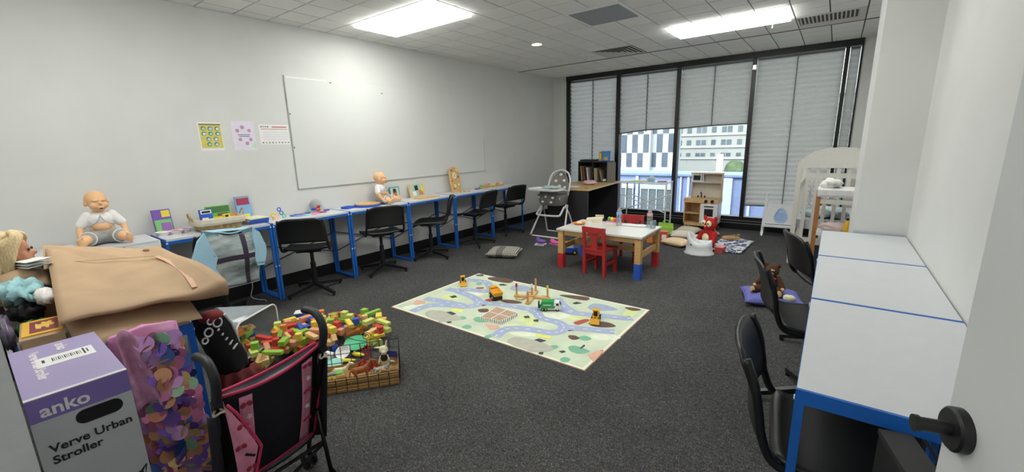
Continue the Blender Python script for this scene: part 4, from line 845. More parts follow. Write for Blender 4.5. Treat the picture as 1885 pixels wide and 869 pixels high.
for _ in range(9000):
    if n_ >= 158: break
    t_ = rb.random()**.85; cx, cy = 1.36+.36*t_, 1.15+.36*t_; x, y = cx+rb.gauss(0,.108)+.01, cy+rb.gauss(0,.098)
    u_ = (x-TB[0])*math.cos(.55)+(y-TB[1])*math.sin(.55)
    if u_ < .30 or ((x-2.2475)*.62+(y-1.2825)*.78 > -.29 and abs(-(x-2.2475)*.78+(y-1.2825)*.62) < .17) or math.hypot(x-1.22, y-1.475) < .10 or math.hypot(x-1.13, y-1.40) < .06 or math.hypot(x-1.850, y-1.515) < .125 or math.hypot(x-1.885, y-1.275) < .11 or math.hypot(x-1.905, y-1.388) < .10 or math.hypot(x-1.975, y-1.262) < .12 or math.hypot(x-1.775, y-1.205) < .10 or math.hypot(x-2.0, y-1.39) < .13: continue
    zone = 'near the tub mouth' if t_ < .3 else ('in the middle of the spilled heap' if t_ < .68 else 'at the basket end of the spilled heap')
    n_ += bool(drop(x, y, 0.0, zone, 'wooden blocks spilled on the carpet'))
n_ = 0
for _ in range(900):
    if n_ >= 34: break
    a_, b_ = rb.uniform(-.10,.14), rb.uniform(-.095,.095); n_ += bool(drop(TB[0]+a_*math.cos(.55)-b_*math.sin(.55), TB[1]+a_*math.sin(.55)+b_*math.cos(.55), .135-.1325*(.86+.14*min(1, (max(-.2, a_-.065)+.20)/.42))+.002, 'still inside the tipped clear tub', 'wooden blocks inside the clear tub'))
# other toys in the heap
t = thing('toy_engine', 'plain blue toy engine with red base standing in the block heap', 'toy train', (1.22, 1.475, 0), .9)
part('boiler', G().cyl((-.055,0,.075),(.055,0,.075),.032,.032,18).box(-.06,-.034,.04,-.01,.034,.135), c_blue, t, bevel=.003); part('base', G().box(-.07,-.034,.014,.07,.034,.042), c_red, t, bevel=.004)
part('funnel', G().cyl((.035,0,.10),(.035,0,.145),.011,.014), c_blk, t); part('boiler_cap', G().cyl((.055,0,.075),(.061,0,.075),.028,.026,18), c_grey, t); part('cab_roof', G().box(-.066,-.038,.135,-.004,.038,.141), c_wht, t, bevel=.002)
for x in (-.045, 0, .045):
    for s in (-1, 1): part('wheel', G().cyl((x,s*.034,.016),(x,s*.04,.016),.016,.016,14), c_blk, t)
t = thing('toy_cup', 'grey toy cup lying behind the block heap', 'cup', (1.13, 1.40, .03)); part('cup', G().rings([[(x, r_*math.cos(q), r_*math.sin(q)) for q in [2*PI*k/18 for k in range(18)]] for x, r_ in ((-.035,.022),(.035,.03),(.033,.027),(-.03,.02))]), col('cup grey', '#8f958f'), t, smooth=True); part('grip', G().tube(catmull([(.02,0,.028),(.015,.0,.05),(-.01,0,.05),(-.02,0,.024)], 4), .004), col('cup grey'), t)
def lath(nm_, label, prof, m, x, y, cat='toy dish', z=0, rot=(0,0,0), inner=None):
    t = thing(nm_, label, cat, (x, y, z)); t.rotation_euler = rot; part('shell', G().lathe(prof, n=26), m, t, smooth=True)
    if inner: part('inside', G().lathe([(0,.012),(prof[2][0]*.8,.013)], n=26, cap=False), inner, t)
    return t
lath('toy_plate', 'green toy plate resting in front of the wire basket', [(0,0),(.05,0),(.082,.014),(.080,.017),(.05,.005),(0,.005)], mat('emerald plastic','#4aa87c',.35), 1.850, 1.515, z=.020, rot=(.12,.22,0))
lath('toy_bowl', 'white toy bowl tilted beside the green plate', [(0,0),(.028,0),(.05,.036),(.047,.036),(.026,.005),(0,.005)], c_wht, 1.905, 1.388, z=.016, rot=(.5,.4,0))
lath('toy_saucer', 'pale mint toy saucer close to the stroller canopy', [(0,0),(.04,0),(.064,.012),(.062,.015),(.04,.005),(0,.005)], mat('mint plastic','#86c0b4',.35), 1.975, 1.262, z=.010, rot=(.1,.08,0))
lath('toy_mug', 'white toy mug with dark inside lying by the saucer', [(0,0),(.032,0),(.036,.06),(.032,.06),(.028,.006),(0,.006)], c_wht, 1.905, 1.300, z=.032, rot=(0,1.3,PI+.7), inner=c_blk)
for x, y, z, rz, nm_ in ((2.005,1.350,.013,.5,'lying near the wire basket front'),(1.985,1.440,.013,.2,'lying behind the basket wires')):
    t = thing('toy_banana', 'yellow toy banana ' + nm_, 'toy food', (x, y, z), rz); part('fruit', G().tube(catmull([(-.05,.012,0),(-.02,-.006,.004),(.015,-.008,.006),(.05,.008,.004)], 4), [.007,.011,.014,.016,.016,.016,.016,.016,.015,.013,.011,.008,.005], 10), c_yel, t, smooth='all'); part('tip', G().ell((.052,.009,.004), .005), col('umber'), t)
one('toy_card', G().box(-.032,-.05,0,.032,.05,.002), mat('photo card','#b9a48c',.4,noise=.4,scale=20), 'small printed toy card leaning against the stroller handle', 'card', (1.775, 1.205, .0355), (.5,.5,.4))
# wire basket with animals
wbk = thing('wire_basket', 'black wire basket with straw woven lower band full of toys', 'basket', (2.2475, 1.2825, 0), math.atan2(.333, .264))
m_wire = mat('black wire', '#131313', .4, k=1); L2, D2 = .235, .125
for k in range(9):
    x = -L2+2*L2*k/8; part('upright_wire', G().cyl((x,D2,.004),(x,D2,.175),.0022,.0022,6), m_wire, wbk); part('upright_wire', G().cyl((x,-D2-.007,.004),(x,-D2-.007,.092),.002,.002,6), m_wire, wbk)
for z in (.06, .12, .175): part('long_wire', G().cyl((-L2,D2,z),(L2,D2,z),.0022,.0022,6), m_wire, wbk)
for s in (-1, 1):
    part('end_wire', G().tube([(s*L2,D2,.175),(s*L2,-D2,.092)], .0022, 6), m_wire, wbk)
    for y in (-.06, 0, .06): part('end_wire', G().cyl((s*L2,y,.0),(s*L2,y,.133+y*.33),.002,.002,6), m_wire, wbk)
for z in (.05, .092): part('long_wire', G().cyl((-L2,-D2-.007,z),(L2,-D2-.007,z),.0022,.0022,6), m_wire, wbk)
part('handle', G().tube(catmull([(-.12,D2,.175),(-.10,D2+.005,.235),(-.03,D2+.01,.20),(.03,D2,.185),(.05,D2,.175)], 6), .0022, 6), m_wire, wbk)
part('handle', G().tube([(.045+(.028-.0011*k)*math.cos(k*.5), D2+.004, .215+(.028-.0011*k)*math.sin(k*.5)) for k in range(22)], .002, 6), m_wire, wbk)
m_straw = mat('straw strips', '#b08a55', .8, noise=.35, scale=40, stretch=(1,6,12), k=1.2)
for k in range(5):
    z = .008+.017*k; part('straw_strip', G().box(-L2+.004,-D2-.004,z-.007,L2-.004,-D2,z+.007), m_straw, wbk)
    if k < 3:
        part('straw_strip', G().box(-L2+.004,D2-.008,z-.007,L2-.004,D2-.004,z+.007), m_straw, wbk)
    for s in (-1, 1): part('straw_strip', G().box(s*(L2-.004)-.002,-D2,z-.007,s*(L2-.004)+.002,D2-.01,z+.007), m_straw, wbk)
part('base', G().box(-L2+.004,-D2,.0,L2-.004,D2-.008,.006), m_straw, wbk)
Mb = Matrix.Translation((2.2475,1.2825,0)) @ Matrix.Rotation(math.atan2(.333,.264), 4, 'Z')
def animal(nm_, label, x, y, z, rz, m, s=1.0, roll=0.0, horns=False):
    p = Mb @ Vector((x, y, z)); t = thing(nm_, label, 'toy animal', p, math.atan2(.333,.264)+rz); t.rotation_euler = (roll, 0, math.atan2(.333,.264)+rz); t.scale = (s,)*3
    g = G(); g.ell((0,0,.048), (.042,.017,.019)).ell((.028,0,.05), (.018,.017,.021)).ell((-.028,0,.05), (.017,.016,.019)).cap((.036,0,.058),(.056,0,.082),.012,.009).ell((.064,0,.083), (.017,.009,.010)).ell((.078,0,.079), (.008,.007,.007))
    for q in (-1, 1): g.cap((.03,q*.010,.04),(.031,q*.010,.022),.0085,.006,8).cap((.031,q*.010,.022),(.031,q*.010,.003),.006,.005,8).cap((-.03,q*.010,.042),(-.026,q*.010,.026),.010,.0065,8).cap((-.026,q*.010,.026),(-.031,q*.010,.003),.006,.005,8).ell((.055,q*.009,.094), (.004,.003,.008))
    part('body', g, m, t, voxel=.0028); part('tail', G().tube([(-.044,0,.058),(-.054,0,.045),(-.055,0,.025)], [.004,.0035,.003], 6), m, t)
    return t
animal('toy_horse', 'brown toy horse standing in the wire basket', .005, -.005, .006, .3, mat('toy brown', '#8a5230', .5), 1.15)
animal('toy_calf', 'tan toy calf lying low in the wire basket', .085, -.085, .006, .0, mat('toy tan', '#b08a60', .5), .9)
animal('toy_zebra', 'grey and white toy animal in the basket end', .125, -.030, .006, .15, mat('toy grey green', '#8a9086', .5, noise=.5, scale=90), 1.05)
animal('toy_goat', 'cream toy goat standing near the basket wires', -.115, .045, .006, .1, c_cream, .95)
p = Mb @ Vector((-.19, -.07, .04)); t = thing('toy_bucket', 'yellow toy bucket at the stroller end of the basket', 'toy', p, .9); part('bucket', G().rings([[(x, r_*math.cos(q), r_*math.sin(q)) for q in [2*PI*k/18 for k in range(18)]] for x, r_ in ((-.04,.028),(.04,.034),(.038,.031),(-.035,.026))]), c_yel, t, smooth=True); part('rim', G().tube([(.04,.034*math.cos(q),.034*math.sin(q)) for q in [2*PI*k/18 for k in range(18)]], .003, 6, closed=True), c_yel, t)
p = Mb @ Vector((-.165, -.07, .085)); t = thing('toy_spade', 'grey toy tool with green end in the basket', 'toy', p, .85); part('handle', G().cyl((-.06,0,0),(.04,0,.012),.012,.012), col('tool grey', '#85898c'), t); part('blade', G().ell((.06,0,.015), (.03,.02,.008)), c_grn, t, smooth='all')
for k, (x, zz, lab) in enumerate(((.02,.10,'propped upright against the basket wires'),(.06,.09,'leaning beside the other red scissors'))):
    p = Mb @ Vector((x, .085-.02*k, .010)); t = thing('toy_scissors', 'red toy scissors ' + lab, 'scissors', p, math.atan2(.333,.264)); t.scale = (1.3,)*3; t.rotation_euler = (-.15, .25*(1-2*k), math.atan2(.333,.264))
    for s in (-1, 1):
        part('arm', G().bar((s*.015,0,.045),(-s*.012,0,.13),.007,.004), c_red, t); part('finger_loop', G().tube([(s*.018+.014*math.cos(q), 0, .022+.022*math.sin(q)) for q in [2*PI*k_/16 for k_ in range(16)]], .0045, 6, closed=True), c_red, t, smooth='all')
p = Mb @ Vector((.145, .05, .040)); t = thing('plush_figure', 'cream long eared toy figure with dark vest in the basket', 'toy animal', p, math.atan2(.333,.264)); t.scale = (1.25,)*3; g = G(); g.ell((0,0,.085), (.022,.019,.022)).ell((0,-.016,.08), (.012,.012,.010)).ell((0,0,.035), (.018,.014,.036))
g.cap((.012,0,.10),(.018,.0,.132),.006,.004,8).cap((-.014,0,.098),(-.042,0,.102),.006,.004,8)
for q in (-1, 1): g.cap((q*.016,0,.05),(q*.026,-.008,.02),.006,.005,8); g.cap((q*.009,0,.012),(q*.011,-.004,-.02),.008,.007,8)
part('body', g, c_cream, t, voxel=.003); part('vest', G().ell((0,-.001,.042), (.019,.0155,.024)), c_blk, t, smooth='all')
p = Mb @ Vector((.185, .092, .075)); t = thing('toy_flag', 'small dark blue flag with red cross corner in the basket', 'flag', p, math.atan2(.333,.264)-.2); part('cloth', G().grid(lambda u, v: (-.045+.085*u, .008*math.sin(5*u), -.02+.045*v+.012*math.sin(2*u)), 8, 4), col('flag navy', '#2a2f80'), t, solid=.0015); part('cross', G().box(-.043,-.004,.012,-.01,-.002,.017).box(-.029,-.004,.002,-.024,-.002,.027), c_red, t); part('stick', G().cyl((-.046,0,-.069),(-.046,0,.035),.002,.002,6), m_wood, t)
# ------------------------------------------------------------------ doll stroller (back towards the door)
st = thing('doll_stroller', 'black and pink folding doll stroller with butterfly print trim', 'stroller', (2.86, .53, 0), -PI/2+.02)
# local: x across (right = +x is world -y ... ), y forward; built in world-like axes instead
st.rotation_euler = (0, 0, 0); m_sf = mat('navy black canvas', '#14151f', .8, noise=.12, scale=60, k=1); m_pk = mat('pink print trim', '#c07a93', .7, noise=.12, scale=25); m_hot = mat('hot pink binding', '#a82550', .6); m_ft = mat('stroller tube', '#15161a', .35, k=1)
YL, YR = -.145, .190       # left and right as seen from the door
def sp(v, y, off=0): # the back panel leans towards the door at its top: v 0 bottom .. 1 top
    return (-.07+.14*v+off, y, .20+.43*v)
def panel(u, v):
    y = YL+(YR-YL)*u; bow = .03*math.sin(PI*u)*math.sin(PI*min(1, v+.1)); x, y, z = sp(v, y); return (x+bow, y+(.04*(1-v) if u < .5 else -.01*(1-v))*abs(u-.5)*2*0, z-.03*math.sin(PI*u)*v+.05*(u-.5)*(1-v)*0+.04*(u-.5))
part('back_panel', G().grid(panel, 16, 16), m_sf, st, smooth='all', solid=.006)
def strip(u0, u1, off): return G().grid(lambda u, v: Vector(panel(u0+(u1-u0)*u, .02+.93*v))+Vector((off, 0, 0)), 4, 12)
bl = strip(.16, .28, .008); pink1 = part('print_band', bl, m_pk, st, smooth='all', solid=.003)
pink2 = part('print_band', strip(.80, .92, .008), m_pk, st, smooth='all', solid=.003)
part('side_wing', G().grid(lambda u, v: (.085-.02*u+.02*math.sin(PI*v), YL+.005+.075*u*(1-abs(2*v-1))**.8+.0, .22+.38*v-.02*u), 8, 10), m_pk, st, smooth='all', solid=.003)
wing = [(.10+.01*math.sin(PI*k/10), YL+.010+.072*(1-abs(2*k/10-1))**.8, .22+.38*k/10-.01) for k in range(11)]
part('wing_binding', G().tube(wing, .005, 6), m_hot, st, smooth='all')
for (u, v, base) in ((.22,.86,1),(.21,.40,1),(.86,.62,2),(.87,.28,2),(.86,.90,2),(.23,.14,1)):
    x, y, z = panel(u, v)
    for s in (-1, 1): part('butterfly_print', G().ell((x+.0125, y+s*.010, z+.003), (.0015,.009,.011), (s*.6,0,0), n=10, m=6), col('crimson print', '#8a2038'), pink1 if base == 1 else pink2, smooth='all')
for (u, v, base) in ((.22,.62,1),(.22,.28,1),(.87,.76,2),(.86,.45,2),(.24,.74,1)):
    x, y, z = panel(u, v); part('flower_print', G().poly([(x+.0135, y+(.013 if k % 2 else .006)*math.cos(PI*k/5), z+(.013 if k % 2 else .006)*math.sin(PI*k/5)) for k in range(10)]), col('pale print', '#c9b6be'), pink1 if base == 1 else pink2)
for (y, z) in ((-.105,.50),(-.10,.34),(-.12,.43)):
    for s in (-1, 1): part('butterfly_print', G().ell((.108, y+s*.009, z), (.002,.008,.010), (s*.6,0,0), n=10, m=6), col('crimson print'), st, smooth='all')
part('brand_tag', G().cb((.112,-.100,.390), (.003,.008,.034), (.9,0,0)), m_ink, st)
top = [Vector(panel(u/16, 1))+Vector((.006, 0, .004)) for u in range(17)]; part('top_binding', G().tube(top, .006, 8), m_hot, st, smooth='all')
top2 = [Vector(panel(u/16, 1))+Vector((-.035*math.sin(PI*u/16)-.01, 0, .012)) for u in range(17)]; part('canopy_binding', G().tube(top2, .006, 8), m_hot, st, smooth='all')
part('canopy', G().grid(lambda u, v: Vector(panel(u, 1)).lerp(Vector(panel(u, 1))+Vector((-.035*math.sin(PI*u)-.01, 0, .012)), v)+Vector((0,0,-.012*math.sin(PI*v))), 16, 4), mat('grey pvc', '#3c3f47', .4), st, smooth='all', solid=.003)
bot = [Vector(panel(u/16, 0))+Vector((.004, 0, -.003)) for u in range(17)]; part('bottom_binding', G().tube(bot, .006, 8), m_hot, st, smooth='all')
rgt = [Vector(panel(1, v/10))+Vector((.0, .005+.012*math.sin(PI*v/10), 0)) for v in range(11)]; part('side_binding', G().tube(rgt, .006, 8), m_hot, st, smooth='all')
part('side_cloth', G().grid(lambda u, v: (.02-.12*u+.09*v, YL-.02-.01*math.sin(PI*u), .21+.36*v-.05*u), 8, 8), m_sf, st, smooth='all', solid=.004)
part('side_cloth', G().grid(lambda u, v: (.02-.12*u+.09*v, YR+.01+.01*math.sin(PI*u), .23+.38*v-.05*u), 8, 8), m_sf, st, smooth='all', solid=.004)
part('seat', G().grid(lambda u, v: (-.06-.10*v, YL+(YR-YL)*u, .20+.02*v-.03*math.sin(PI*u)), 8, 8), m_sf, st, smooth='all', solid=.006)
for s, y in ((-1, YL-.012), (1, YR+.008)):
    dz = .04*(.5 if s > 0 else -.5)
    part('frame_tube', G().tube(catmull([(-.165,y,.045),(-.10,y,.22+dz*.5),(.03,y,.48+dz),(.085,y,.63+dz)], 6), .0095, 10), m_ft, st, smooth='all')
    hd_ = part('handle', G().tube(catmull([(.08,y,.615+dz),(.11,y,.685+dz),(.105,y,.735+dz),(.060,y,.762+dz),(.0,y-.008,.762+dz)], 6), .0145, 12), mat('handle rubber', '#1d2026', .5, k=1), st, smooth='all')
    for x_, z_, r_ in ((.03,.53,.02),(.085,.62,.016)): part('joint', G().cyl((x_,y-.013,z_+dz),(x_,y+.013,z_+dz),r_,r_,14), m_plastic, st)
    part('tie', G().tube([(.095+.016*math.cos(q), y+.016*math.sin(q), .595+dz+.006*math.cos(2*q)) for q in [2*PI*k/12 for k in range(12)]], .004, 6, closed=True), col('knotted cord', '#a8a090'), st, smooth='all')
    part('rear_leg', G().tube([(-.02,y,.34),(.0,y,.2),(.03,y,.05)], .009, 8), m_ft, st, smooth='all')
    for x in (-.165, .03):
        for q in (-1, 1): part('wheel', G().rings([[(x+.036*r_*math.cos(t_), y+q*.016+w_, .038+.036*r_*math.sin(t_)) for t_ in [2*PI*k/20 for k in range(20)]] for w_, r_ in ((-.008,.8),(-.006,1),(.006,1),(.008,.8))]), m_plastic, st, smooth=True)
        part('axle', G().cyl((x,y-.02,.038),(x,y+.02,.038),.006,.006,8), m_dark, st)
part('cross_bar', G().cyl((.0,YL,.18),(.0,YR,.20),.007,.007,8).cyl((.025,YL,.08),(.0,YR,.19),.007,.007,8), m_ft, st)
# black leaning board at the end of the desk by the door
bk_ = thing('black_case', 'narrow upright black case standing between open door and desk', 'case', (4.640, 1.050, 0), .235)
part('case_body', G().box(-.029,-.165,0,.029,.165,.69), mat('matt black shell', '#161618', .6, k=1), bk_, bevel=.008); part('lid', G().box(-.031,-.167,.69,.031,.167,.703), mat('lit black lid', '#2b2b2c', .7, k=1), bk_, bevel=.004)  # lid colour painted lighter, as light falls on the top
# traced floor print of the mat, metres from its centre
ROADS = [[(-0.705,-0.556),(-0.685,-0.388),(-0.549,-0.282),(-0.402,-0.227),(-0.337,-0.142),(-0.388,-0.055),(-0.543,0.005),(-0.726,0.033),(-0.716,0.106),(-0.505,0.176),(-0.498,0.257),(-0.647,0.376),(-0.767,0.385),(-0.934,0.337)],[(-0.85,-0.275),(-0.621,-0.23),(-0.421,-0.206)],[(-0.4,-0.072),(-0.279,-0.048),(-0.09,0.012),(0.106,0.051),(0.297,0.177),(0.467,0.18),(0.675,0.251),(0.863,0.315),(0.967,0.43)],[(0.116,0.058),(0.204,0.006),(0.299,-0.06),(0.437,-0.056),(0.522,-0.099),(0.542,-0.188),(0.479,-0.255),(0.338,-0.286),(0.212,-0.345),(0.178,-0.432),(0.209,-0.584)],[(0.525,-0.103),(0.66,-0.055),(0.816,0.002),(0.955,0.059)],[(0.165,0.396),(0.302,0.269),(0.449,0.188)],[(-0.955,0.014),(-0.732,0.039)]]
PRINTS = {'brown':[[(-0.755,0.511),(-0.701,0.576),(-0.549,0.613),(-0.47,0.586),(-0.46,0.496),(-0.593,0.467),(-0.696,0.471)],[(0.144,0.485),(0.256,0.538),(0.393,0.568),(0.422,0.497),(0.356,0.467),(0.191,0.459)],[(-0.236,0.08),(-0.151,0.136),(-0.033,0.134),(-0.071,0.075),(-0.167,0.046)],[(0.647,0.068),(0.693,0.132),(0.782,0.157),(0.85,0.12),(0.79,0.058),(0.704,0.029)],[(0.755,0.518),(0.832,0.557),(0.893,0.538),(0.835,0.481)],[(-0.931,0.523),(-0.886,0.571),(-0.834,0.535),(-0.889,0.5)],[(0.628,-0.215),(0.668,-0.188),(0.718,-0.212),(0.694,-0.257),(0.655,-0.249)],[(-0.259,-0.202),(-0.2,-0.151),(-0.152,-0.198),(-0.204,-0.244)],[(-0.329,-0.112),(-0.255,-0.076),(-0.281,-0.127)],[(0.565,-0.15),(0.606,-0.097),(0.626,-0.11),(0.588,-0.156)]],'lake':[[(-0.367,0.394),(-0.372,0.481),(-0.266,0.511),(-0.124,0.473),(-0.19,0.379),(-0.305,0.341)],[(0.494,0.355),(0.504,0.464),(0.623,0.48),(0.737,0.435),(0.651,0.359),(0.551,0.312)]],'green':[[(-0.165,-0.368),(-0.146,-0.319),(-0.051,-0.318),(-0.011,-0.347),(-0.073,-0.402),(-0.123,-0.401)],[(0.095,0.032),(0.127,0.065),(0.18,0.009),(0.157,-0.024)],[(0.714,-0.367),(0.745,-0.327),(0.826,-0.33),(0.871,-0.351),(0.825,-0.412),(0.758,-0.415)],[(0.124,-0.568),(0.148,-0.501),(0.173,-0.506),(0.171,-0.581)],[(-0.133,-0.537),(-0.122,-0.489),(-0.069,-0.495),(-0.061,-0.538),(-0.1,-0.555)],[(0.752,-0.542),(0.768,-0.502),(0.813,-0.512),(0.808,-0.562),(0.772,-0.568)],[(0.698,-0.197),(0.727,-0.148),(0.789,-0.165),(0.778,-0.214),(0.731,-0.226)],[(-0.285,-0.422),(-0.256,-0.381),(-0.207,-0.407),(-0.238,-0.453)],[(0.601,-0.43),(0.634,-0.394),(0.664,-0.414),(0.639,-0.47)],[(-0.744,0.314),(-0.715,0.35),(-0.667,0.318),(-0.691,0.276)]],'red':[[(0.547,0.018),(0.595,0.119),(0.635,0.104),(0.606,-0.003),(0.574,-0.015)],[(-0.361,0.007),(-0.282,0.105),(-0.251,0.044),(-0.309,-0.012)],[(0.881,-0.382),(0.911,-0.298),(0.94,-0.291),(0.949,-0.443),(0.898,-0.406)],[(-0.652,0.21),(-0.595,0.257),(-0.572,0.219),(-0.622,0.187)]],'lime':[[(0.791,0.414),(0.804,0.527),(0.882,0.493),(0.873,0.322),(0.833,0.313)],[(-0.755,-0.157),(-0.719,-0.076),(-0.585,-0.093),(-0.589,-0.186),(-0.669,-0.202)],[(0.136,-0.143),(0.158,-0.069),(0.303,-0.11),(0.31,-0.225),(0.219,-0.218)],[(0.449,0.076),(0.524,0.151),(0.596,0.155),(0.523,0.054)],[(0.137,-0.323),(0.165,-0.264),(0.231,-0.254),(0.181,-0.343)]],'mint':[[(-0.647,0.034),(-0.558,0.126),(-0.463,0.105),(-0.506,0.005)],[(-0.854,-0.532),(-0.797,-0.41),(-0.713,-0.397),(-0.742,-0.541)],[(0.237,-0.417),(0.346,-0.337),(0.469,-0.322),(0.349,-0.417)],[(0.747,-0.105),(0.896,-0.019),(0.956,-0.052),(0.834,-0.162)],[(0.199,0.003),(0.336,0.112),(0.477,0.112),(0.387,-0.019),(0.274,-0.022)]],'roof':[[(-0.138,-0.314),(-0.166,-0.071),(0.071,-0.082),(0.058,-0.29)]],'wall':[[(-0.138,-0.314),(0.058,-0.29),(0.104,-0.346),(-0.086,-0.362)],[(0.058,-0.29),(0.071,-0.082),(0.112,-0.137),(0.104,-0.346)]],'pink':[[(-0.014,-0.407),(0.092,-0.36),(0.14,-0.403),(0.082,-0.458)],[(0.871,-0.395),(0.953,-0.463),(0.94,-0.291),(0.913,-0.297)],[(-0.837,-0.437),(-0.891,-0.348),(-0.797,-0.322),(-0.754,-0.36),(-0.789,-0.435)]],'rock':[[(-0.582,-0.514),(-0.584,-0.444),(-0.467,-0.398),(-0.302,-0.404),(-0.228,-0.446),(-0.278,-0.515),(-0.328,-0.582),(-0.381,-0.565),(-0.488,-0.564)],[(0.306,-0.533),(0.319,-0.452),(0.406,-0.423),(0.527,-0.412),(0.65,-0.45),(0.624,-0.524),(0.547,-0.571),(0.48,-0.565),(0.379,-0.567)]],'digger':[[(-0.462,-0.335),(-0.444,-0.295),(-0.35,-0.282),(-0.332,-0.329),(-0.425,-0.351)],[(0.417,-0.342),(0.434,-0.309),(0.545,-0.3),(0.546,-0.342),(0.453,-0.356)]],'dark':[[(-0.444,-0.403),(-0.424,-0.37),(-0.346,-0.377),(-0.355,-0.421)],[(0.46,-0.415),(0.478,-0.374),(0.541,-0.374),(0.522,-0.423)],[(-0.298,-0.545),(-0.278,-0.515),(-0.247,-0.529),(-0.267,-0.559)],[(0.591,-0.546),(0.614,-0.526),(0.63,-0.56),(0.601,-0.572)],[(0.691,-0.46),(0.715,-0.431),(0.738,-0.441),(0.722,-0.472)],[(0.151,-0.111),(0.179,-0.078),(0.214,-0.106),(0.183,-0.137)],[(0.255,-0.124),(0.287,-0.096),(0.314,-0.137),(0.282,-0.152)],[(-0.696,-0.118),(-0.671,-0.064),(-0.616,-0.09),(-0.644,-0.131)],[(0.788,-0.343),(0.788,-0.277),(0.805,-0.292),(0.801,-0.347)],[(0.341,0.357),(0.356,0.411),(0.417,0.407),(0.374,0.35)],[(-0.526,0.409),(-0.497,0.445),(-0.43,0.433),(-0.485,0.381)]]}
# ------------------------------------------------------------------ play mat
mt = thing('play_mat', 'pale green play mat printed with roads, ponds and diggers', 'play mat', (2.38, 2.715, 0), 0)
part('edge_binding', G().box(-.955,-.588,0,.955,.588,.0030), mat('brown binding', '#7a6150', .8), mt)
part('mat_sheet', G().box(-.945,-.578,.0030,.945,.578,.0040), mat('mat white border', '#cfd3c0', .8, noise=.05, scale=4), mt)
part('green_ground', G().box(-.925,-.558,.0040,.925,.558,.0043), mat('mat pale green', '#bec9b2', .8, noise=.12, scale=3.5, k=1.2), mt)
pc = {'brown':'#59453c','lake':'#8e9bb0','green':'#6fa287','red':'#9c4c44','lime':'#bcc78c','mint':'#c9d6bc','roof':'#a48a74','wall':'#d8d2c0','pink':'#c49c88','rock':'#a3a396','digger':'#cdd46a','dark':'#3b3d3c'}
zz = .0046
for nm_ in ('mint','lime','lake','green','brown','red','pink','rock','roof','wall'):
    for P_ in PRINTS[nm_]:
        big = nm_ not in ('roof','wall','pink'); Q = catmull([(x, y, 0) for x, y in P_], 3, True) if big else [Vector((x, y, 0)) for x, y in P_]
        part('printed_' + {'roof':'roof','wall':'house_wall','lake':'pond','pink':'yard'}.get(nm_, nm_ + '_patch'), G().poly([(p.x, p.y, zz+(.0006 if not big else 0)) for p in Q]), mat('mat print '+nm_, pc[nm_], .8, noise=.08, scale=20), mt); zz += .00002
m_road = mat('mat road print', '#929db8', .8, noise=.05, scale=12)
def ribbon(pts, wd, z):
    P_ = catmull([(x, y, 0) for x, y in pts], 5); g = G(); L_, R_ = [], []
    for i, p in enumerate(P_):
        d = (P_[min(i+1, len(P_)-1)]-P_[max(i-1, 0)]).normalized(); n_ = Vector((-d.y, d.x, 0))*wd/2
        L_.append(g._v((p.x+n_.x, p.y+n_.y, z))); R_.append(g._v((p.x-n_.x, p.y-n_.y, z)))
    for i in range(len(P_)-1):
        if all(abs(v.co.x) < .926 and abs(v.co.y) < .56 for v in (L_[i], R_[i], R_[i+1], L_[i+1])): g._f([L_[i], R_[i], R_[i+1], L_[i+1]])
    for v in [v for v in g.bm.verts if not v.link_faces]: g.bm.verts.remove(v)
    return g, P_
for k, r_ in enumerate(ROADS):
    g, P_ = ribbon(r_, .088, .0053+.00003*k); rd = part('printed_road', g, m_road, mt)
    for i in range(2, len(P_)-2, 3):
        a_, b_ = P_[i], P_[i+1]
        if abs(a_.x) > .87: continue
        d = (b_-a_).normalized(); n_ = Vector((-d.y, d.x, 0))*.004
        part('lane_dash', G().poly([(q.x, q.y, .0056+.00003*k) for q in (a_-n_, a_+n_, a_+d*.035+n_, a_+d*.035-n_)]), c_wht, rd)
for nm_ in ('digger','dark'):
    for P_ in PRINTS[nm_]: part('printed_' + ('digger' if nm_ == 'digger' else 'dark_shape'), G().poly([(x, y, .0060 if nm_ == 'digger' else .0062) for x, y in P_]), mat('mat print '+nm_, pc[nm_], .8), mt)
rf = PRINTS['roof'][0]; A_, B_, C_, D_ = [Vector((x, y, .0064)) for x, y in rf]
for (p, q) in ((A_.lerp(D_, .5), B_.lerp(C_, .5)), (A_.lerp(B_, .5), D_.lerp(C_, .5)), (A_, B_), (B_, C_), (C_, D_), (D_, A_)): part('roof_line', G().bar(p, q, .008, .0003), c_wht, mt)
for wl, n_ in ((PRINTS['wall'][0], 11), (PRINTS['wall'][1], 9)):
    w0, w1, w2, w3 = [Vector((x, y, .0066)) for x, y in wl]
    for k in range(n_):
        a_, b_ = (k+.25)/n_, (k+.75)/n_; part('house_window', G().poly([w0.lerp(w1, a_), w0.lerp(w1, b_), w3.lerp(w2, b_), w3.lerp(w2, a_)]), mat('mat print dark', pc['dark']), mt)
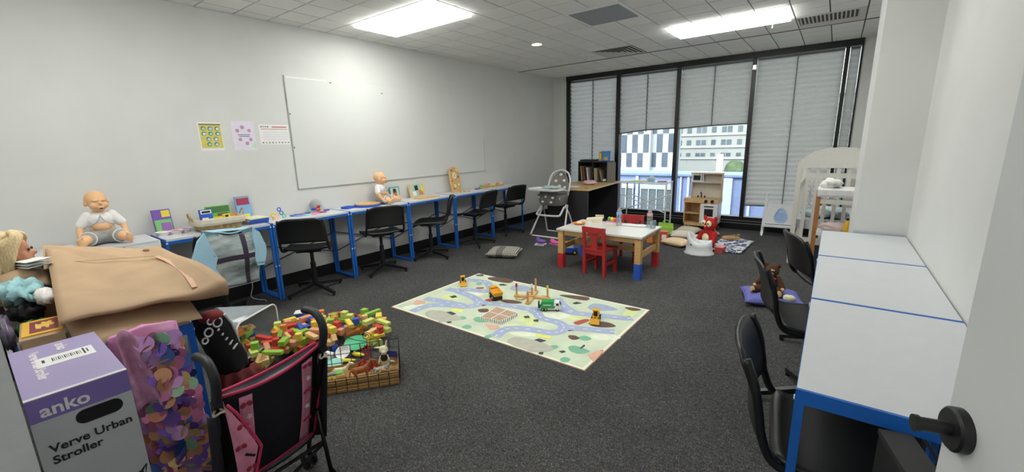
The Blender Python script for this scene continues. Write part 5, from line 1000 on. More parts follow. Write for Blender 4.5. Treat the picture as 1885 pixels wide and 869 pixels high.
# toys on the mat
MZ = .0065
def wheels(t, xs, yy, r_, w_=.012):
    for x in xs:
        for s in (-1, 1):
            wl = part('wheel', G().cyl((x, s*yy-s*w_, r_), (x, s*yy, r_), r_, r_, 18), c_blk, t, bevel=.002); part('hub', G().cyl((x, s*yy, r_), (x, s*(yy+.001), r_), r_*.45, r_*.4, 12), c_yel, wl)
m_cat = mat('machine yellow', '#d79a22', .4)
t = thing('toy_dump_truck', 'yellow toy dump truck with big black wheels on the mat', 'toy vehicle', (2.075, 2.80, MZ), 2.55)
wheels(t, (-.052, .030), .045, .026, .02); part('chassis', G().box(-.075,-.025,.022,.075,.025,.040), c_blk, t)
part('dump_bed', G().rings([[(-.09,-.036,.045),(.02,-.036,.045),(.02,.036,.045),(-.09,.036,.045)],[(-.105,-.046,.083),(.045,-.046,.088),(.045,.046,.088),(-.105,.046,.083)],[(-.098,-.041,.083),(.04,-.041,.088),(.04,.041,.088),(-.098,.041,.083)],[(-.08,-.03,.05),(.015,-.03,.05),(.015,.03,.05),(-.08,.03,.05)]]), m_cat, t)
part('cab', G().box(.035,-.034,.04,.085,.034,.075).box(.05,-.02,.075,.08,.02,.088), m_cat, t, bevel=.004); part('cab_window', G().box(.055,-.0345,.052,.078,.0345,.068), c_blk, t); part('bed_canopy', G().box(.03,-.036,.088,.085,.036,.095), m_cat, t, bevel=.003)
def loader(label, x, y, rz, s=1.0):
    t = thing('toy_loader', label, 'toy vehicle', (x, y, MZ), rz, 'yellow toy loaders on the mat'); t.scale = (s,)*3
    wheels(t, (-.035, .030), .034, .020, .016); part('body', G().box(-.055,-.024,.018,.04,.024,.045).box(-.058,-.020,.045,-.015,.020,.056), m_cat, t, bevel=.004)
    part('cab', G().box(-.012,-.020,.045,.028,.020,.088), c_blk, t, bevel=.003); part('cab_roof', G().box(-.016,-.024,.088,.032,.024,.096), m_cat, t, bevel=.003); part('cab_pillar', G().box(.024,-.021,.045,.029,-.015,.088).box(.024,.015,.045,.029,.021,.088).box(.0,-.021,.045,.006,.021,.06), m_cat, t)
    for q in (-1, 1): part('lift_arm', G().bar((.02,q*.014,.048),(.075,q*.014,.030),.006,.008), m_cat, t)
    part('bucket', G().rings([[(.07,-.036,.012),(.10,-.036,.006),(.075,-.036,.044)],[(.07,.036,.012),(.10,.036,.006),(.075,.036,.044)]]), m_cat, t); return t
loader('yellow toy loader at the mat edge beside the cushion side', 1.545, 2.93, -.75, .92)
loader('yellow toy loader alone near the mat end by the desks', 3.055, 2.855, -1.25, 1.0)
t = thing('toy_garbage_truck', 'green and white toy garbage truck on the mat road', 'toy vehicle', (2.64, 2.835, MZ), .55)
wheels(t, (-.06, -.035, .062), .030, .014, .012); part('chassis', G().box(-.09,-.026,.012,.09,.026,.024), c_wht, t); part('hopper', G().rings([[(-.088,y,.026),(.032,y,.026),(.036,y,.085),(-.062,y,.085)] for y in (-.033,.033)]), mat('truck green', '#2a8a4c', .4), t, bevel=.004)
part('cab', G().rings([[(.042,y,.018),(.094,y,.018),(.094,y,.050),(.078,y,.078),(.042,y,.078)] for y in (-.031,.031)]), c_wht, t, bevel=.003); part('windscreen', G().rings([[(.088,y,.050),(.0965,y,.050),(.0815,y,.074),(.072,y,.074)] for y in (-.026,.026)]), c_blk, t); part('side_window', G().box(.052,-.0318,.05,.074,.0318,.068), c_blk, t); part('tail_gate', G().box(-.098,-.03,.026,-.086,.03,.070), c_blk, t)
text_part('side_lettering', 'RECYCLE', .017, c_wht, t, frameM((-.05,-.0336,.052), (1,0,0), (0,0,1)), bold=.0003) if False else part('side_stripe', G().box(-.055,-.0336,.052,.012,-.0332,.058), c_wht, t)
# peg stacker: crossing beams with posts
t = thing('peg_stacker', 'wooden ring toss cross with five upright coloured pegs', 'toy', (2.355, 2.985, MZ), .35)
part('beam', G().box(-.165,-.020,0,.165,.020,.018), m_woodx, t, bevel=.004); part('beam', G().box(-.020,-.165,.0005,.020,.165,.0185), m_woodx, t, bevel=.004)
part('hub_block', G().cyl((0,0,.0185),(0,0,.028),.03,.03,18), m_woodx, t)
for x, y, hh, tip in ((-.145,0,.125,c_red),(.145,0,.125,c_yel),(0,-.145,.115,col('pale pink wood','#c99a86')),(0,.145,.135,m_wood),(0,0,.13,c_wht)):
    pg = part('peg', G().cyl((x,y,.016),(x,y,hh),.0095,.0095,14), m_wood, t, smooth=True); part('peg_tip', G().cyl((x,y,hh-.028),(x,y,hh+.003),.0102,.0095,14), tip, pg, smooth=True)
for a_ in (.6, 2.2, 3.9): one('toss_ring', G().tube([(.042*math.cos(q), .042*math.sin(q), .005) for q in [2*PI*k/24 for k in range(24)]], .005, 8, closed=True), m_wood, 'thin wooden toss ring lying beside the peg cross', 'ring', (2.355+.11*math.cos(a_), 2.985+.10*math.sin(a_), MZ), (0,0,0), 'toss rings by the peg cross', smooth='all')
# ------------------------------------------------------------------ striped cushion
def cushion(name, label, loc, rz, wd, dp, ht, m, cat='cushion', tilt=(0,0)):
    def f(sgn):
        def q(u, v):
            x, y = u*2-1, v*2-1; k = (1-x**4)*(1-y**4); e = 1-.07*(1-abs(x)**2)*(abs(y)**6)-.0; e2 = 1-.07*(1-abs(y)**2)*(abs(x)**6)
            return (x*wd/2*e2, y*dp/2*e, ht/2+sgn*ht/2*max(0, k)**.55*(1+.04*math.sin(7*x+3*y)))
        return q
    t = thing(name, label, cat, loc, rz); t.rotation_euler = (tilt[0], tilt[1], rz); g = G(); g.grid(f(1), 18, 18); g.grid(f(-1), 18, 18); bmesh.ops.remove_doubles(g.bm, verts=g.bm.verts, dist=.0005)
    part('cover', g, m, t, smooth='all'); e = [(x*wd/2, y*dp/2, ht/2) for x, y in rrect(0, 0, 2, 2, .02, 1)]
    part('seam_piping', G().tube([f(1)(a_, b_) for a_, b_ in [(k/10,0) for k in range(10)]+[(1,k/10) for k in range(10)]+[(1-k/10,1) for k in range(10)]+[(0,1-k/10) for k in range(10)]], .004, 6, closed=True), m, t, smooth='all')
    return t
def stripes(name, c1, c2, sc, ax=0, band=None):
    m = bpy.data.materials.new(name); m.use_nodes = True; n, l = m.node_tree.nodes, m.node_tree.links; b = n['Principled BSDF']; b.inputs['Roughness'].default_value = .9
    tc = n.new('ShaderNodeTexCoord'); s = n.new('ShaderNodeSeparateXYZ'); l.new(tc.outputs['Object'], s.inputs[0]); a_ = n.new('ShaderNodeMath'); a_.operation = 'MULTIPLY'; a_.inputs[1].default_value = sc; l.new(s.outputs[ax], a_.inputs[0]); q = n.new('ShaderNodeMath'); q.operation = 'SINE'; l.new(a_.outputs[0], q.inputs[0])
    r_ = n.new('ShaderNodeValToRGB'); r_.color_ramp.elements[0].position = .35; r_.color_ramp.elements[1].position = .6; r_.color_ramp.elements[0].color = lin(c1)+[1]; r_.color_ramp.elements[1].color = lin(c2)+[1]; l.new(q.outputs[0], r_.inputs[0]); last = r_.outputs[0]
    if band:
        ab = n.new('ShaderNodeMath'); ab.operation = 'COMPARE'; ab.inputs[1].default_value = band[0]; ab.inputs[2].default_value = band[1]; l.new(s.outputs[ax], ab.inputs[0]); mx = n.new('ShaderNodeMix'); mx.data_type = 'RGBA'; l.new(ab.outputs[0], mx.inputs[0]); l.new(last, mx.inputs[6]); mx.inputs[7].default_value = lin(band[2])+[1]; last = mx.outputs[2]
    l.new(last, b.inputs['Base Color']); return m
cushion('floor_cushion', 'grey and cream striped cushion lying on the carpet near desks', (1.195, 4.06, .001), .42, .40, .36, .10, stripes('woven stripes', '#77756f', '#cdc8bc', 300, 0, (-.03, .045, '#6f6d68')))
# ------------------------------------------------------------------ low activity table and red chairs
kt = thing('activity_table', 'low white topped wooden play table with red and blue feet', 'table', (2.50, 4.30, 0), .02)
part('tabletop', G().box(-.485,-.325,.432,.485,.325,.450), mat('white play top', '#d6d5cf', .3, noise=.01, k=1.05), kt, bevel=.004)
for x, y, cc in ((-.44,-.28,c_red),(.44,-.28,c_blue),(.44,.28,c_red),(-.44,.28,c_blue)):
    lg = part('leg', G().box(x-.031,y-.031,.16,x+.031,y+.031,.432), m_wood, kt, bevel=.004); part('painted_foot', G().box(x-.034,y-.034,0,x+.034,y+.034,.165), cc, lg, bevel=.005); part('bolt_cap', G().cyl((x,y-.036,.135),(x,y-.034,.135),.006,.006,10), m_chrome, lg)
for s in (-1, 1):
    part('apron', G().box(-.41,s*.28-.011,.375,.41,s*.28+.011,.432), m_woodx, kt, bevel=.002); part('apron', G().box(s*.44-.011,-.25,.375,s*.44+.011,.25,.432), m_woodx, kt, bevel=.002)
    part('stretcher', G().box(s*.44-.010,-.25,.205,s*.44+.010,.25,.265), m_woodx, kt, bevel=.002)
part('stretcher', G().box(-.43,.02,.205,.43,.04,.265), m_woodx, kt, bevel=.002)
m_redc = mat('red lacquer', '#9c2828', .4, noise=.08, scale=20)
def kid_chair(label, x, y, rz):
    t = thing('kids_chair', label, 'chair', (x, y, 0), rz, 'red wooden kids chairs')
    part('seat', G().box(-.135,-.125,.265,.135,.145,.285), m_redc, t, bevel=.006)
    for s in (-1, 1):
        part('back_post', G().rings([[(s*.12-.016,-.125,0),(s*.12+.016,-.125,0),(s*.12+.016,-.093,0),(s*.12-.016,-.093,0)],[(s*.12-.016,-.125,.28),(s*.12+.016,-.125,.28),(s*.12+.016,-.093,.28),(s*.12-.016,-.093,.28)],[(s*.12-.014,-.150,.52),(s*.12+.014,-.150,.52),(s*.12+.014,-.124,.52),(s*.12-.014,-.124,.52)]]), m_redc, t, bevel=.004)
        part('leg', G().box(s*.115-.015,.105,0,s*.115+.015,.135,.265), m_redc, t, bevel=.004); part('side_rail', G().box(s*.116-.008,-.095,.11,s*.116+.008,.108,.135), m_redc, t, bevel=.003)
    part('top_rail', G().cb((0,-.137,.488), (.215,.018,.062), (.10,0,0)), m_redc, t, bevel=.006); part('back_splat', G().cb((0,-.121,.375), (.072,.014,.20), (.10,0,0)), m_redc, t, bevel=.004)
    for s in (-1, 1): part('splat_bracket', G().cb((s*.055,-.131,.442), (.05,.012,.035), (.10,s*.7,0)), m_redc, t, bevel=.003)
    part('apron', G().box(-.11,.108,.235,.11,.124,.265), m_redc, t); part('apron', G().box(-.105,-.116,.225,.105,-.100,.265), m_redc, t); return t
kid_chair('red wooden child chair in front of the table, back to the mat', 2.525, 4.030, -.10)
kid_chair('red wooden child chair behind the table, facing the mat', 2.57, 4.70, PI+.05)
TT = .4505
lath('toy_plate', 'orange toy plate with pretend food on the play table', [(0,0),(.05,0),(.075,.016),(.073,.019),(.05,.005),(0,.005)], c_org, 2.125, 4.315, 'toy dish', TT)
one('toy_food', G().ell((0,0,.012), (.04,.03,.014)), c_cream, 'cream pretend food heaped on the orange plate', 'toy food', (2.125, 4.315, TT+.006), smooth='all')
t = thing('food_carton', 'cream folded paper carton lying open on the play table', 'carton', (2.215, 4.525, TT), .3); part('carton', G().rings([[(-.085,-.05,0),(.085,-.05,0),(.085,.05,0),(-.085,.05,0)],[(-.095,-.06,.035),(.095,-.06,.05),(.095,.06,.06),(-.095,.06,.04)]]), col('cream card', '#cfc8b0'), t); part('lid_flap', G().cb((.05,.07,.055), (.10,.004,.05), (.5,0,0)), col('cream card'), t); part('napkin', G().box(-.12,-.09,.0,-.02,-.055,.012), c_wht, t)
t = thing('egg_holder', 'row of coloured toy eggs in a small tray', 'toy food', (2.42, 4.60, TT), -.3); part('tray', G().box(-.09,-.028,0,.09,.028,.012), c_pink, t, bevel=.005)
for k, cc in enumerate((c_grn, c_yel, c_org, c_pur)): part('egg', G().ell((-.062+.042*k,0,.034), (.020,.020,.028)), cc, t, smooth='all')
def bottle(label, x, y, cc, s=1.0):
    t = thing('baby_bottle', label, 'baby bottle', (x, y, TT)); t.scale = (s,)*3
    part('bottle_body', G().lathe([(0,0),(.029,0),(.031,.006),(.031,.045),(.027,.06),(.031,.075),(.031,.115),(.026,.125),(0,.125)], n=22), m_bottle, t, smooth=True); part('collar', G().lathe([(0,.125),(.031,.125),(.031,.148),(.024,.152),(0,.152)], n=22), cc, t, smooth=True); part('cap', G().lathe([(0,.152),(.024,.152),(.022,.178),(.009,.196),(.007,.206),(0,.208)], n=22), clear('cap plastic', '#f0f0f4', .1, .1, .45, '#d8d8e4'), t, smooth=True)
    for z in (.03, .05, .09): part('scale_mark', G().tube([(.0313*math.cos(q), .0313*math.sin(q), z) for q in [-.6+.2*k-1.2 for k in range(5)]], .0008, 4), c_wht, t)
    return t
bottle('clear baby bottle with blue collar on the play table', 2.545, 4.47, mat('bottle blue', '#7d98d8', .4)); bottle('clear baby bottle with pink collar on the play table corner', 2.87, 4.54, mat('bottle pink', '#d99a94', .4))
lath('plastic_beaker', 'small clear beaker beside the pink collared bottle', [(0,0),(.028,0),(.033,.085),(.031,.085),(.026,.004),(0,.004)], m_bottle, 2.925, 4.49, 'beaker', TT)
one('paper_napkin', G().grid(lambda u, v: (-.13+.26*u, -.06+.12*v, .004+.006*abs(math.sin(6*u))*v), 10, 6), c_wht, 'white paper napkin sheet before the rear red chair', 'napkin', (2.70, 4.53, TT), (0,0,.1), solid=.001)
# toys under and round the table
t = thing('toy_dolly', 'purple soft toy shoe on the carpet by the high chair', 'toy', (1.25, 4.83, 0), .3); part('upper', G().ell((0,0,.035), (.075,.04,.032)).ell((-.045,0,.055), (.035,.034,.045)), c_pur, t, smooth='all', voxel=.004); part('sole', G().box(-.08,-.03,0,.075,.03,.008), c_wht, t, bevel=.003)
t = thing('toy_dolly', 'hot pink soft toy shoe next to the purple one', 'toy', (1.43, 4.90, 0), -.2); part('upper', G().ell((0,0,.03), (.075,.036,.028)).ell((-.045,0,.045), (.035,.03,.035)), mat('hot pink', '#c23a8c', .6), t, voxel=.004); part('sole', G().box(-.08,-.028,0,.075,.028,.007), c_pink, t, bevel=.003)
one('toy_comb', G().box(-.07,-.006,0,.07,.006,.006).box(-.07,.0,0,-.05,.03,.005).box(.05,.0,0,.07,.025,.005), c_wht, 'thin white toy comb in front of the purple shoe', 'toy', (1.27, 4.735, 0), (0,0,.1))
t = thing('toy_truck', 'toy truck with yellow roof and blue cab beneath the table', 'toy vehicle', (1.86, 4.55, 0), .5); wheels(t, (-.07,.07), .055, .032, .02); part('body', G().box(-.11,-.05,.03,.11,.05,.09), c_blue, t, bevel=.006); part('roof', G().box(-.12,-.058,.14,.06,.058,.155), c_yel, t, bevel=.004); part('cab', G().box(-.10,-.045,.09,.05,.045,.14), c_wht, t, bevel=.004)
t = thing('toy_crate', 'dark red toy crate under the play table', 'crate', (2.245, 4.47, 0), .2); part('crate_wall', G().box(-.08,-.06,0,.08,-.052,.10).box(-.08,.052,0,.08,.06,.10).box(-.08,-.052,0,-.072,.052,.10).box(.072,-.052,0,.08,.052,.10).box(-.072,-.052,0,.072,.052,.008), mat('dark red', '#7d1f22', .5), t); part('crate_rim', G().box(-.085,-.065,.10,.085,-.05,.108).box(-.085,.05,.10,.085,.065,.108), mat('dark red'), t)
for k, (x, y, cc, nm_) in enumerate(((2.20,4.335,c_wht,'white'),(2.42,4.335,c_cream,'cream'),(2.56,4.335,c_wht,'pale'))): one('toy_block', G().box(-.03,-.01,0,.03,.01,.045), cc, nm_ + ' toy box standing on the play table stretcher', 'block', (x, y-.0, .271), (0,0,.1), bevel=.004)
t = thing('toy_tote', 'lime green fabric tote standing behind the play table', 'bag', (2.50, 6.35, 0), .3); part('bag_body', G().rings([[(-.10,-.05,0),(.10,-.05,0),(.10,.05,0),(-.10,.05,0)],[(-.11,-.04,.10),(.11,-.04,.10),(.11,.04,.10),(-.11,.04,.10)],[(-.10,-.02,.17),(.10,-.015,.16),(.10,.02,.16),(-.10,.02,.17)]]), mat('lime fabric', '#86b03c', .8), t, bevel=.01); part('strap', G().tube(catmull([(-.05,-.03,.165),(-.03,-.035,.21),(.03,-.035,.21),(.05,-.03,.16)], 4), .006), mat('lime fabric'), t)
t = thing('toy_toolbox', 'orange and red toy box right behind the table leg', 'toy', (2.56, 5.75, 0), .2); part('box', G().box(-.12,-.06,0,.05,.06,.12), c_org, t, bevel=.006); part('lid', G().box(-.125,-.065,.12,.055,.065,.145), c_red, t, bevel=.005); part('side_case', G().box(.06,-.05,.0,.15,.05,.16), mat('coral case', '#b8483e', .45), t, bevel=.006); part('case_label', G().box(.075,-.0515,.05,.135,-.05,.12), c_wht, t)
# ------------------------------------------------------------------ high chair
hc = thing('high_chair', 'grey folding high chair with polka print seat and white tray', 'high chair', (1.10, 5.42, 0))
m_hct = mat('white steel tube', '#c3c5c6', .35, noise=.03); m_hcf = mat('grey polka vinyl', '#6e6c68', .6, noise=.08, scale=14)
part('front_legs', G().tube(catmull([(-.20,.06,.46),(-.23,-.02,.34),(-.29,-.20,.03),(-.285,-.22,.012),(-.2,-.22,.012),(.2,-.22,.012),(.285,-.22,.012),(.29,-.20,.03),(.23,-.02,.34),(.20,.06,.46)], 4), .013, 10), m_hct, hc, smooth='all')
part('rear_legs', G().tube(catmull([(-.20,-.02,.46),(-.22,.08,.33),(-.25,.20,.03),(-.245,.22,.012),(-.15,.22,.012),(.15,.22,.012),(.245,.22,.012),(.25,.20,.03),(.22,.08,.33),(.20,-.02,.46)], 4), .012, 10), m_hct, hc, smooth='all')
for s in (-1, 1): part('foot_cap', G().cyl((s*.25,-.22,.016),(s*.30,-.22,.016),.017,.017,12), m_rail, hc); part('hinge', G().cyl((s*.195,.02,.46),(s*.225,.02,.46),.025,.025,14), m_hct, hc)
part('foot_rest', G().tube(catmull([(-.19,-.02,.45),(-.20,-.14,.36),(-.18,-.18,.335),(0,-.19,.33),(.18,-.18,.335),(.20,-.14,.36),(.19,-.02,.45)], 4), .015, 10), m_hct, hc, smooth='all')
part('seat_shell', G().rings([[(x*s_, y*s_+dy, z) for x, y in rrect(0, 0, .40, .30, .08)] for s_, dy, z in ((.86,0,.475),(.95,-.005,.50),(1.02,-.02,.60),(1.04,-.03,.64),(.97,-.03,.64),(.93,-.01,.56))]), m_hcf, hc, smooth=True)
ar = [(-.165,.10,.56),(-.185,.15,.72),(-.175,.185,.85),(-.12,.215,.94),(0,.23,.975),(.12,.215,.94),(.175,.185,.85),(.185,.15,.72),(.165,.10,.56)]
part('back_hoop', G().tube(catmull(ar, 4), .014, 10), m_hct, hc, smooth='all')
def bk(u, v):
    x = (u-.5)*2; w_ = .165*math.sqrt(max(0, 1-max(0, v-.35)**2/.44)); z = .55+.41*v; return (x*w_, .10+.12*v+.02*(1-x*x), z-.012*abs(x))
part('backrest', G().grid(bk, 12, 14), m_hcf, hc, smooth='all', solid=.012)
for u, v in ((.5,.88),(.25,.66),(.75,.68),(.5,.46),(.22,.42),(.8,.44)): p = bk(u, v); part('cloud_print', G().ell((p[0], p[1]-.009, p[2]), (.028,.004,.020), (-.25,0,0)), c_wht, hc, smooth='all')
for x, z, dy in ((-.15,.60,-.165),(-.03,.61,-.183),(.09,.60,-.18),(-.10,.53,-.158),(.05,.53,-.162),(.17,.59,-.14)): part('cloud_print', G().ell((x,dy,z), (.024,.006,.017)), c_wht, hc, smooth='all')
part('tray', G().rings([[(x*s_, y*s_-.17, z) for x, y in rrect(-.03, 0, .55, .27, .10)] for s_, z in ((.94,.70),(1,.712),(1,.735),(.96,.738),(.93,.722))]), m_white, hc, smooth=True)
part('tray_bracket', G().box(-.12,-.20,.64,.12,-.08,.70), m_rail, hc, bevel=.006)
for s in (-1, 1): part('arm_rest', G().tube([(s*.19,.12,.66),(s*.20,.0,.70),(s*.19,-.10,.70)], .012, 8), m_hct, hc, smooth='all')
crumple('muslin_cloth', 'pale mint muslin cloth lying on the high chair tray', (1.16, 5.25, .753), (.15, .09, .022), mat('mint muslin', '#9db3ac', .9, noise=.06), 'cloth', 31, .3)
# ------------------------------------------------------------------ beech office desk with hutch
od = thing('office_desk', 'beech topped desk with charcoal end panels running to the window', 'desk', (1.54, 5.70, 0), .0827)
m_char = mat('charcoal board', '#2c2b2e', .6, noise=.06, k=1)
part('desktop', G().box(-.72,0,.668,0,1.46,.695), mat('beech laminate', '#b99a68', .4, noise=.12, scale=10, stretch=(8,1,1)), od, bevel=.003)
part('end_panel', G().box(-.70,.01,0,-.02,.04,.668), m_char, od); part('end_panel', G().box(-.70,1.40,0,-.02,1.43,.668), m_char, od); part('modesty_panel', G().box(-.62,.04,.25,-.60,1.40,.668), mat('grey board', '#9c9892', .6), od)
part('cable_port', G().cyl((-.10,.15,.695),(-.10,.15,.697),.035,.035,18), m_dark, od)
hu = thing('desk_hutch', 'charcoal two bay shelf hutch standing on the beech desk', 'shelf', (1.04, 6.985, .696), .03)
part('side_panel', G().box(-.30,-.13,0,-.285,.15,.34), m_char, hu); part('side_panel', G().box(.24,-.13,0,.255,.15,.34), m_char, hu); part('divider', G().box(-.03,-.12,.015,-.018,.14,.325), m_char, hu)
part('shelf_board', G().box(-.285,-.13,0,.24,.15,.015), m_char, hu); part('top_board', G().box(-.30,-.135,.34,.255,.15,.356), m_char, hu); part('back_panel', G().box(-.285,.14,.015,.24,.15,.34), m_char, hu); part('side_wing', G().box(.256,-.13,-.0,.40,-.115,.34), mat('grey wing', '#6c6a66', .6), hu)
fold = [('tan document folder with papers','#9c7f68',-.25),('brown lever folder leaning over','#6f4c3c',-.20),('white magazine file','#c4c4c4',-.13),('beige folder','#b4a084',.005),('pale ring binder','#a99c86',.04),('dark brown photo album','#4a382c',.085),('grey brown notebook','#83796c',.13)]
for k, (nm_, hx, x) in enumerate(fold):
    t = thing('document_folder', nm_ + ' inside the charcoal hutch', 'folder', (1.04+x, 6.98+x*.03, .713)); t.rotation_euler = (0, (-.10,-.16,-.12,-.05,-.07,-.13,-.20)[k], .03)
    part('cover', G().box(0,-.10,0,.004,.10,.25-.01*k).box(.022,-.10,0,.026,.10,.25-.01*k).box(0,-.10,0,.026,-.096,.25-.01*k), mat('folder '+nm_, hx, .6, noise=.15, scale=8), t); part('papers', G().box(.004,-.095,.005,.022,.098,.24-.01*k), c_cream, t)
one('stack_of_papers', G().box(-.028,-.09,0,.028,.09,.02).box(-.025,-.085,.02,.028,.08,.032), c_wht, 'small pile of white papers in the hutch bay', 'papers', (1.243, 6.95, .7125), (0,0,.03))
one('black_binder', G().box(-.15,-.11,0,.12,.11,.028), c_blk, 'flat dark binder lying on top of the hutch', 'binder', (.92, 6.97, 1.0535), (0,0,.08), bevel=.004)
book('storybook', 'orange backed blue storybook standing on the hutch top', .15, .17, .05, (1.245, 6.93, 1.0535), (0,0,.15), c_blue, [(.05,.05,.95,.95,mat('sea blue print','#3c7ab0',.5)),(.2,.1,.7,.4,col('sand print','#b89a5c'))]); book('storybook', 'thick orange storybook beside the blue one on the hutch', .05, .165, .12, (1.13, 6.94, 1.0535), (0,0,.15), col('ochre cover','#b8863c'), [(.2,.2,.8,.8,c_yel)])
crumple('pink_cloth', 'crumpled pale pink cloth on the beech desk top', (1.22, 6.35, .730), (.12, .10, .038), mat('pale pink cotton', '#c4a4aa', .9), 'cloth', 41, .3)
one('paper_sheet', G().box(-.1,-.14,0,.1,.14,.002), c_wht, 'white paper sheet on the beech desk beside high chair', 'paper', (1.13, 5.98, .6955), (0,0,.3))
# ------------------------------------------------------------------ white wire table by the window
wt = thing('wire_table', 'white metal craft table with crossed wire braces at the window', 'table', (1.93, 7.03, 0))
part('tabletop', G().box(-.40,-.155,.705,.40,.155,.722), mat('white gloss top', '#e2e6ea', .2), wt, bevel=.003)
for x in (-.385, .385):
    part('leg_frame', G().tube([(x,-.145,.705),(x,-.145,.01),(x,.145,.01),(x,.145,.705)], .012, 8), m_wf, wt)
for y in (-.135, .135):
    part('cross_brace', G().cyl((-.38,y,.22),(.38,y,.50),.008,.008,8), m_wf, wt); part('cross_brace', G().cyl((-.38,y,.50),(.38,y,.22),.008,.008,8), m_wf, wt)
part('rail', G().cyl((-.385,-.145,.69),(.385,-.145,.69),.008,.008,8), m_wf, wt)
for nm_, label, x, y, hx, dims in (('play_card', 'lime green craft sheet on the wire table', 1.78, 6.98, '#9ccf6a', (.09,.09,.004)), ('play_card', 'yellow craft sheet on the wire table', 1.90, 7.0, '#cfd070', (.06,.08,.006)), ('craft_pad', 'reddish brown craft pad at the wire table end', 2.22, 6.97, '#8c4c40', (.07,.05,.010))): one(nm_, G().box(-dims[0],-dims[1],0,dims[0],dims[1],dims[2]), mat('craft '+hx, hx, .6), label, 'craft sheet', (x, y, .7225), (0,0,.2), bevel=.001)
t = thing('toy_teapot', 'pale blue and white toy teapot on the wire table', 'toy', (2.03, 7.0, .7225)); part('pot', G().lathe([(0,0),(.05,0),(.065,.03),(.05,.055),(0,.06)], n=20), mat('pale blue plastic', '#8fbcdc', .35), t, smooth=True); part('lid', G().lathe([(0,.058),(.045,.058),(.04,.075),(.01,.085),(0,.095)], n=20), c_wht, t, smooth=True); part('spout', G().tube([(-.055,0,.03),(-.085,0,.045),(-.10,0,.06)], [.014,.010,.007], 8), c_wht, t, smooth='all')
# ------------------------------------------------------------------ toy kitchen
tk = thing('toy_kitchen', 'wooden toy kitchen with white oven door and microwave shelf', 'toy kitchen', (2.845, 7.035, 0))
m_kw = mat('birch ply', '#c7a577', .5, noise=.10, scale=12, k=1.15); m_kp = mat('pale taupe panel', '#b3aba0', .5, noise=.03); w_ = .245; d_ = .14
part('side_panel', G().box(-w_,-d_,.06,-w_+.014,d_,.46), m_kw, tk); part('side_panel', G().box(w_-.014,-d_,.06,w_,d_,.46), m_white, tk); part('base_board', G().box(-w_,-d_,.06,w_,d_,.10), m_kw, tk, bevel=.002); part('worktop', G().box(-w_-.006,-d_-.008,.42,w_+.006,d_,.485), m_kw, tk, bevel=.003)
for x in (-w_+.025, w_-.025):
    for y in (-d_+.025, d_-.025): part('leg', G().cyl((x,y,0),(x,y,.06),.014,.018,10), m_kw, tk)
part('inner_back', G().box(-w_+.014,d_-.012,.10,w_-.014,d_,.42), m_kw, tk); part('divider', G().box(-.012,-d_+.004,.10,.002,d_-.012,.42), m_kw, tk); part('inner_shelf', G().box(-w_+.014,-d_+.01,.245,-.012,d_-.012,.257), m_kw, tk)
dd = part('oven_door', G().box(.004,-d_-.012,.105,w_-.004,-d_,.415), m_white, tk, bevel=.003); part('oven_window', G().box(.06,-d_-.0135,.22,.185,-d_-.012,.335), m_dark, dd); part('door_handle', G().box(.055,-d_-.026,.368,.19,-d_-.018,.380).box(.058,-d_-.02,.37,.068,-d_-.012,.378).box(.177,-d_-.02,.37,.187,-d_-.012,.378), m_plastic, dd)
for x in (.075, .165): part('knob', G().cyl((x,-d_-.028,.452),(x,-d_-.008,.452),.022,.024,16), m_plastic, tk, smooth=True)
part('back_board', G().box(-w_+.05,d_-.012,.485,w_,d_,.855), m_kp, tk); part('upper_side', G().box(-w_+.045,d_-.11,.485,-w_+.055,d_,.86), m_white, tk); part('upper_side', G().box(w_-.012,d_-.11,.485,w_,d_,.86), m_kw, tk); part('top_shelf', G().box(-w_+.04,d_-.13,.855,w_+.004,d_,.87), m_kw, tk); part('upper_shelf', G().box(-w_+.055,d_-.11,.715,w_-.012,d_-.012,.727), m_kp, tk)
mw = part('microwave', G().box(-w_+.056,d_-.115,.728,-.02,d_-.012,.853), m_white, tk, bevel=.003); part('microwave_window', G().box(-w_+.075,d_-.117,.755,-.065,d_-.115,.832), m_dark, mw); part('microwave_handle', G().box(-.045,d_-.122,.75,-.035,d_-.115,.838), m_dark, mw)
part('sink_bowl', G().lathe([(.085,.0),(.085,.004),(.078,.004),(.07,-.0),(.0,.0005)], (.125,-.01,.486), 24), m_chrome, tk, smooth=True); part('tap', G().cyl((-.04,.05,.485),(-.04,.05,.55),.009,.008,10).tube([(-.04,.05,.545),(-.04,.02,.57),(-.04,-.02,.555)], .007, 8), m_plastic, tk, smooth='all')
for x in (-.09, .01): part('tap_knob', G().cyl((x,.05,.485),(x,.05,.515),.014,.010,12), m_plastic, tk, smooth=True)
# ------------------------------------------------------------------ toilet ladder, potty, plush, cushions
lad = thing('toilet_ladder', 'white toddler toilet step ladder with blue teardrop seat', 'toilet ladder', (3.86, 6.97, 0))
part('side_rail', G().rings([[(-.19,-.018,0),(-.15,-.018,0),(-.15,.012,0),(-.19,.012,0)],[(-.165,.0,.55),(-.135,.0,.55),(-.135,.03,.56),(-.165,.03,.56)]]), m_white, lad, bevel=.005); part('side_rail', G().rings([[(.21,-.018,0),(.25,-.018,0),(.25,.012,0),(.21,.012,0)],[(.19,.0,.50),(.22,.0,.50),(.22,.03,.51),(.19,.03,.51)]]), m_white, lad, bevel=.005)
td = [(.072*math.sin(a_)*(1-.35*math.cos(a_)*1.0), .30+.10*math.cos(a_)*1.0+.0) for a_ in [2*PI*k/28 for k in range(28)]]
part('seat_panel', G().rings([[(-.16,-.010,.17),(.21,-.010,.17),(.21,.02,.17),(-.16,.02,.17)],[(-.13,.005,.46),(.17,.005,.46),(.17,.03,.46),(-.13,.03,.46)]]), m_white, lad, bevel=.012)
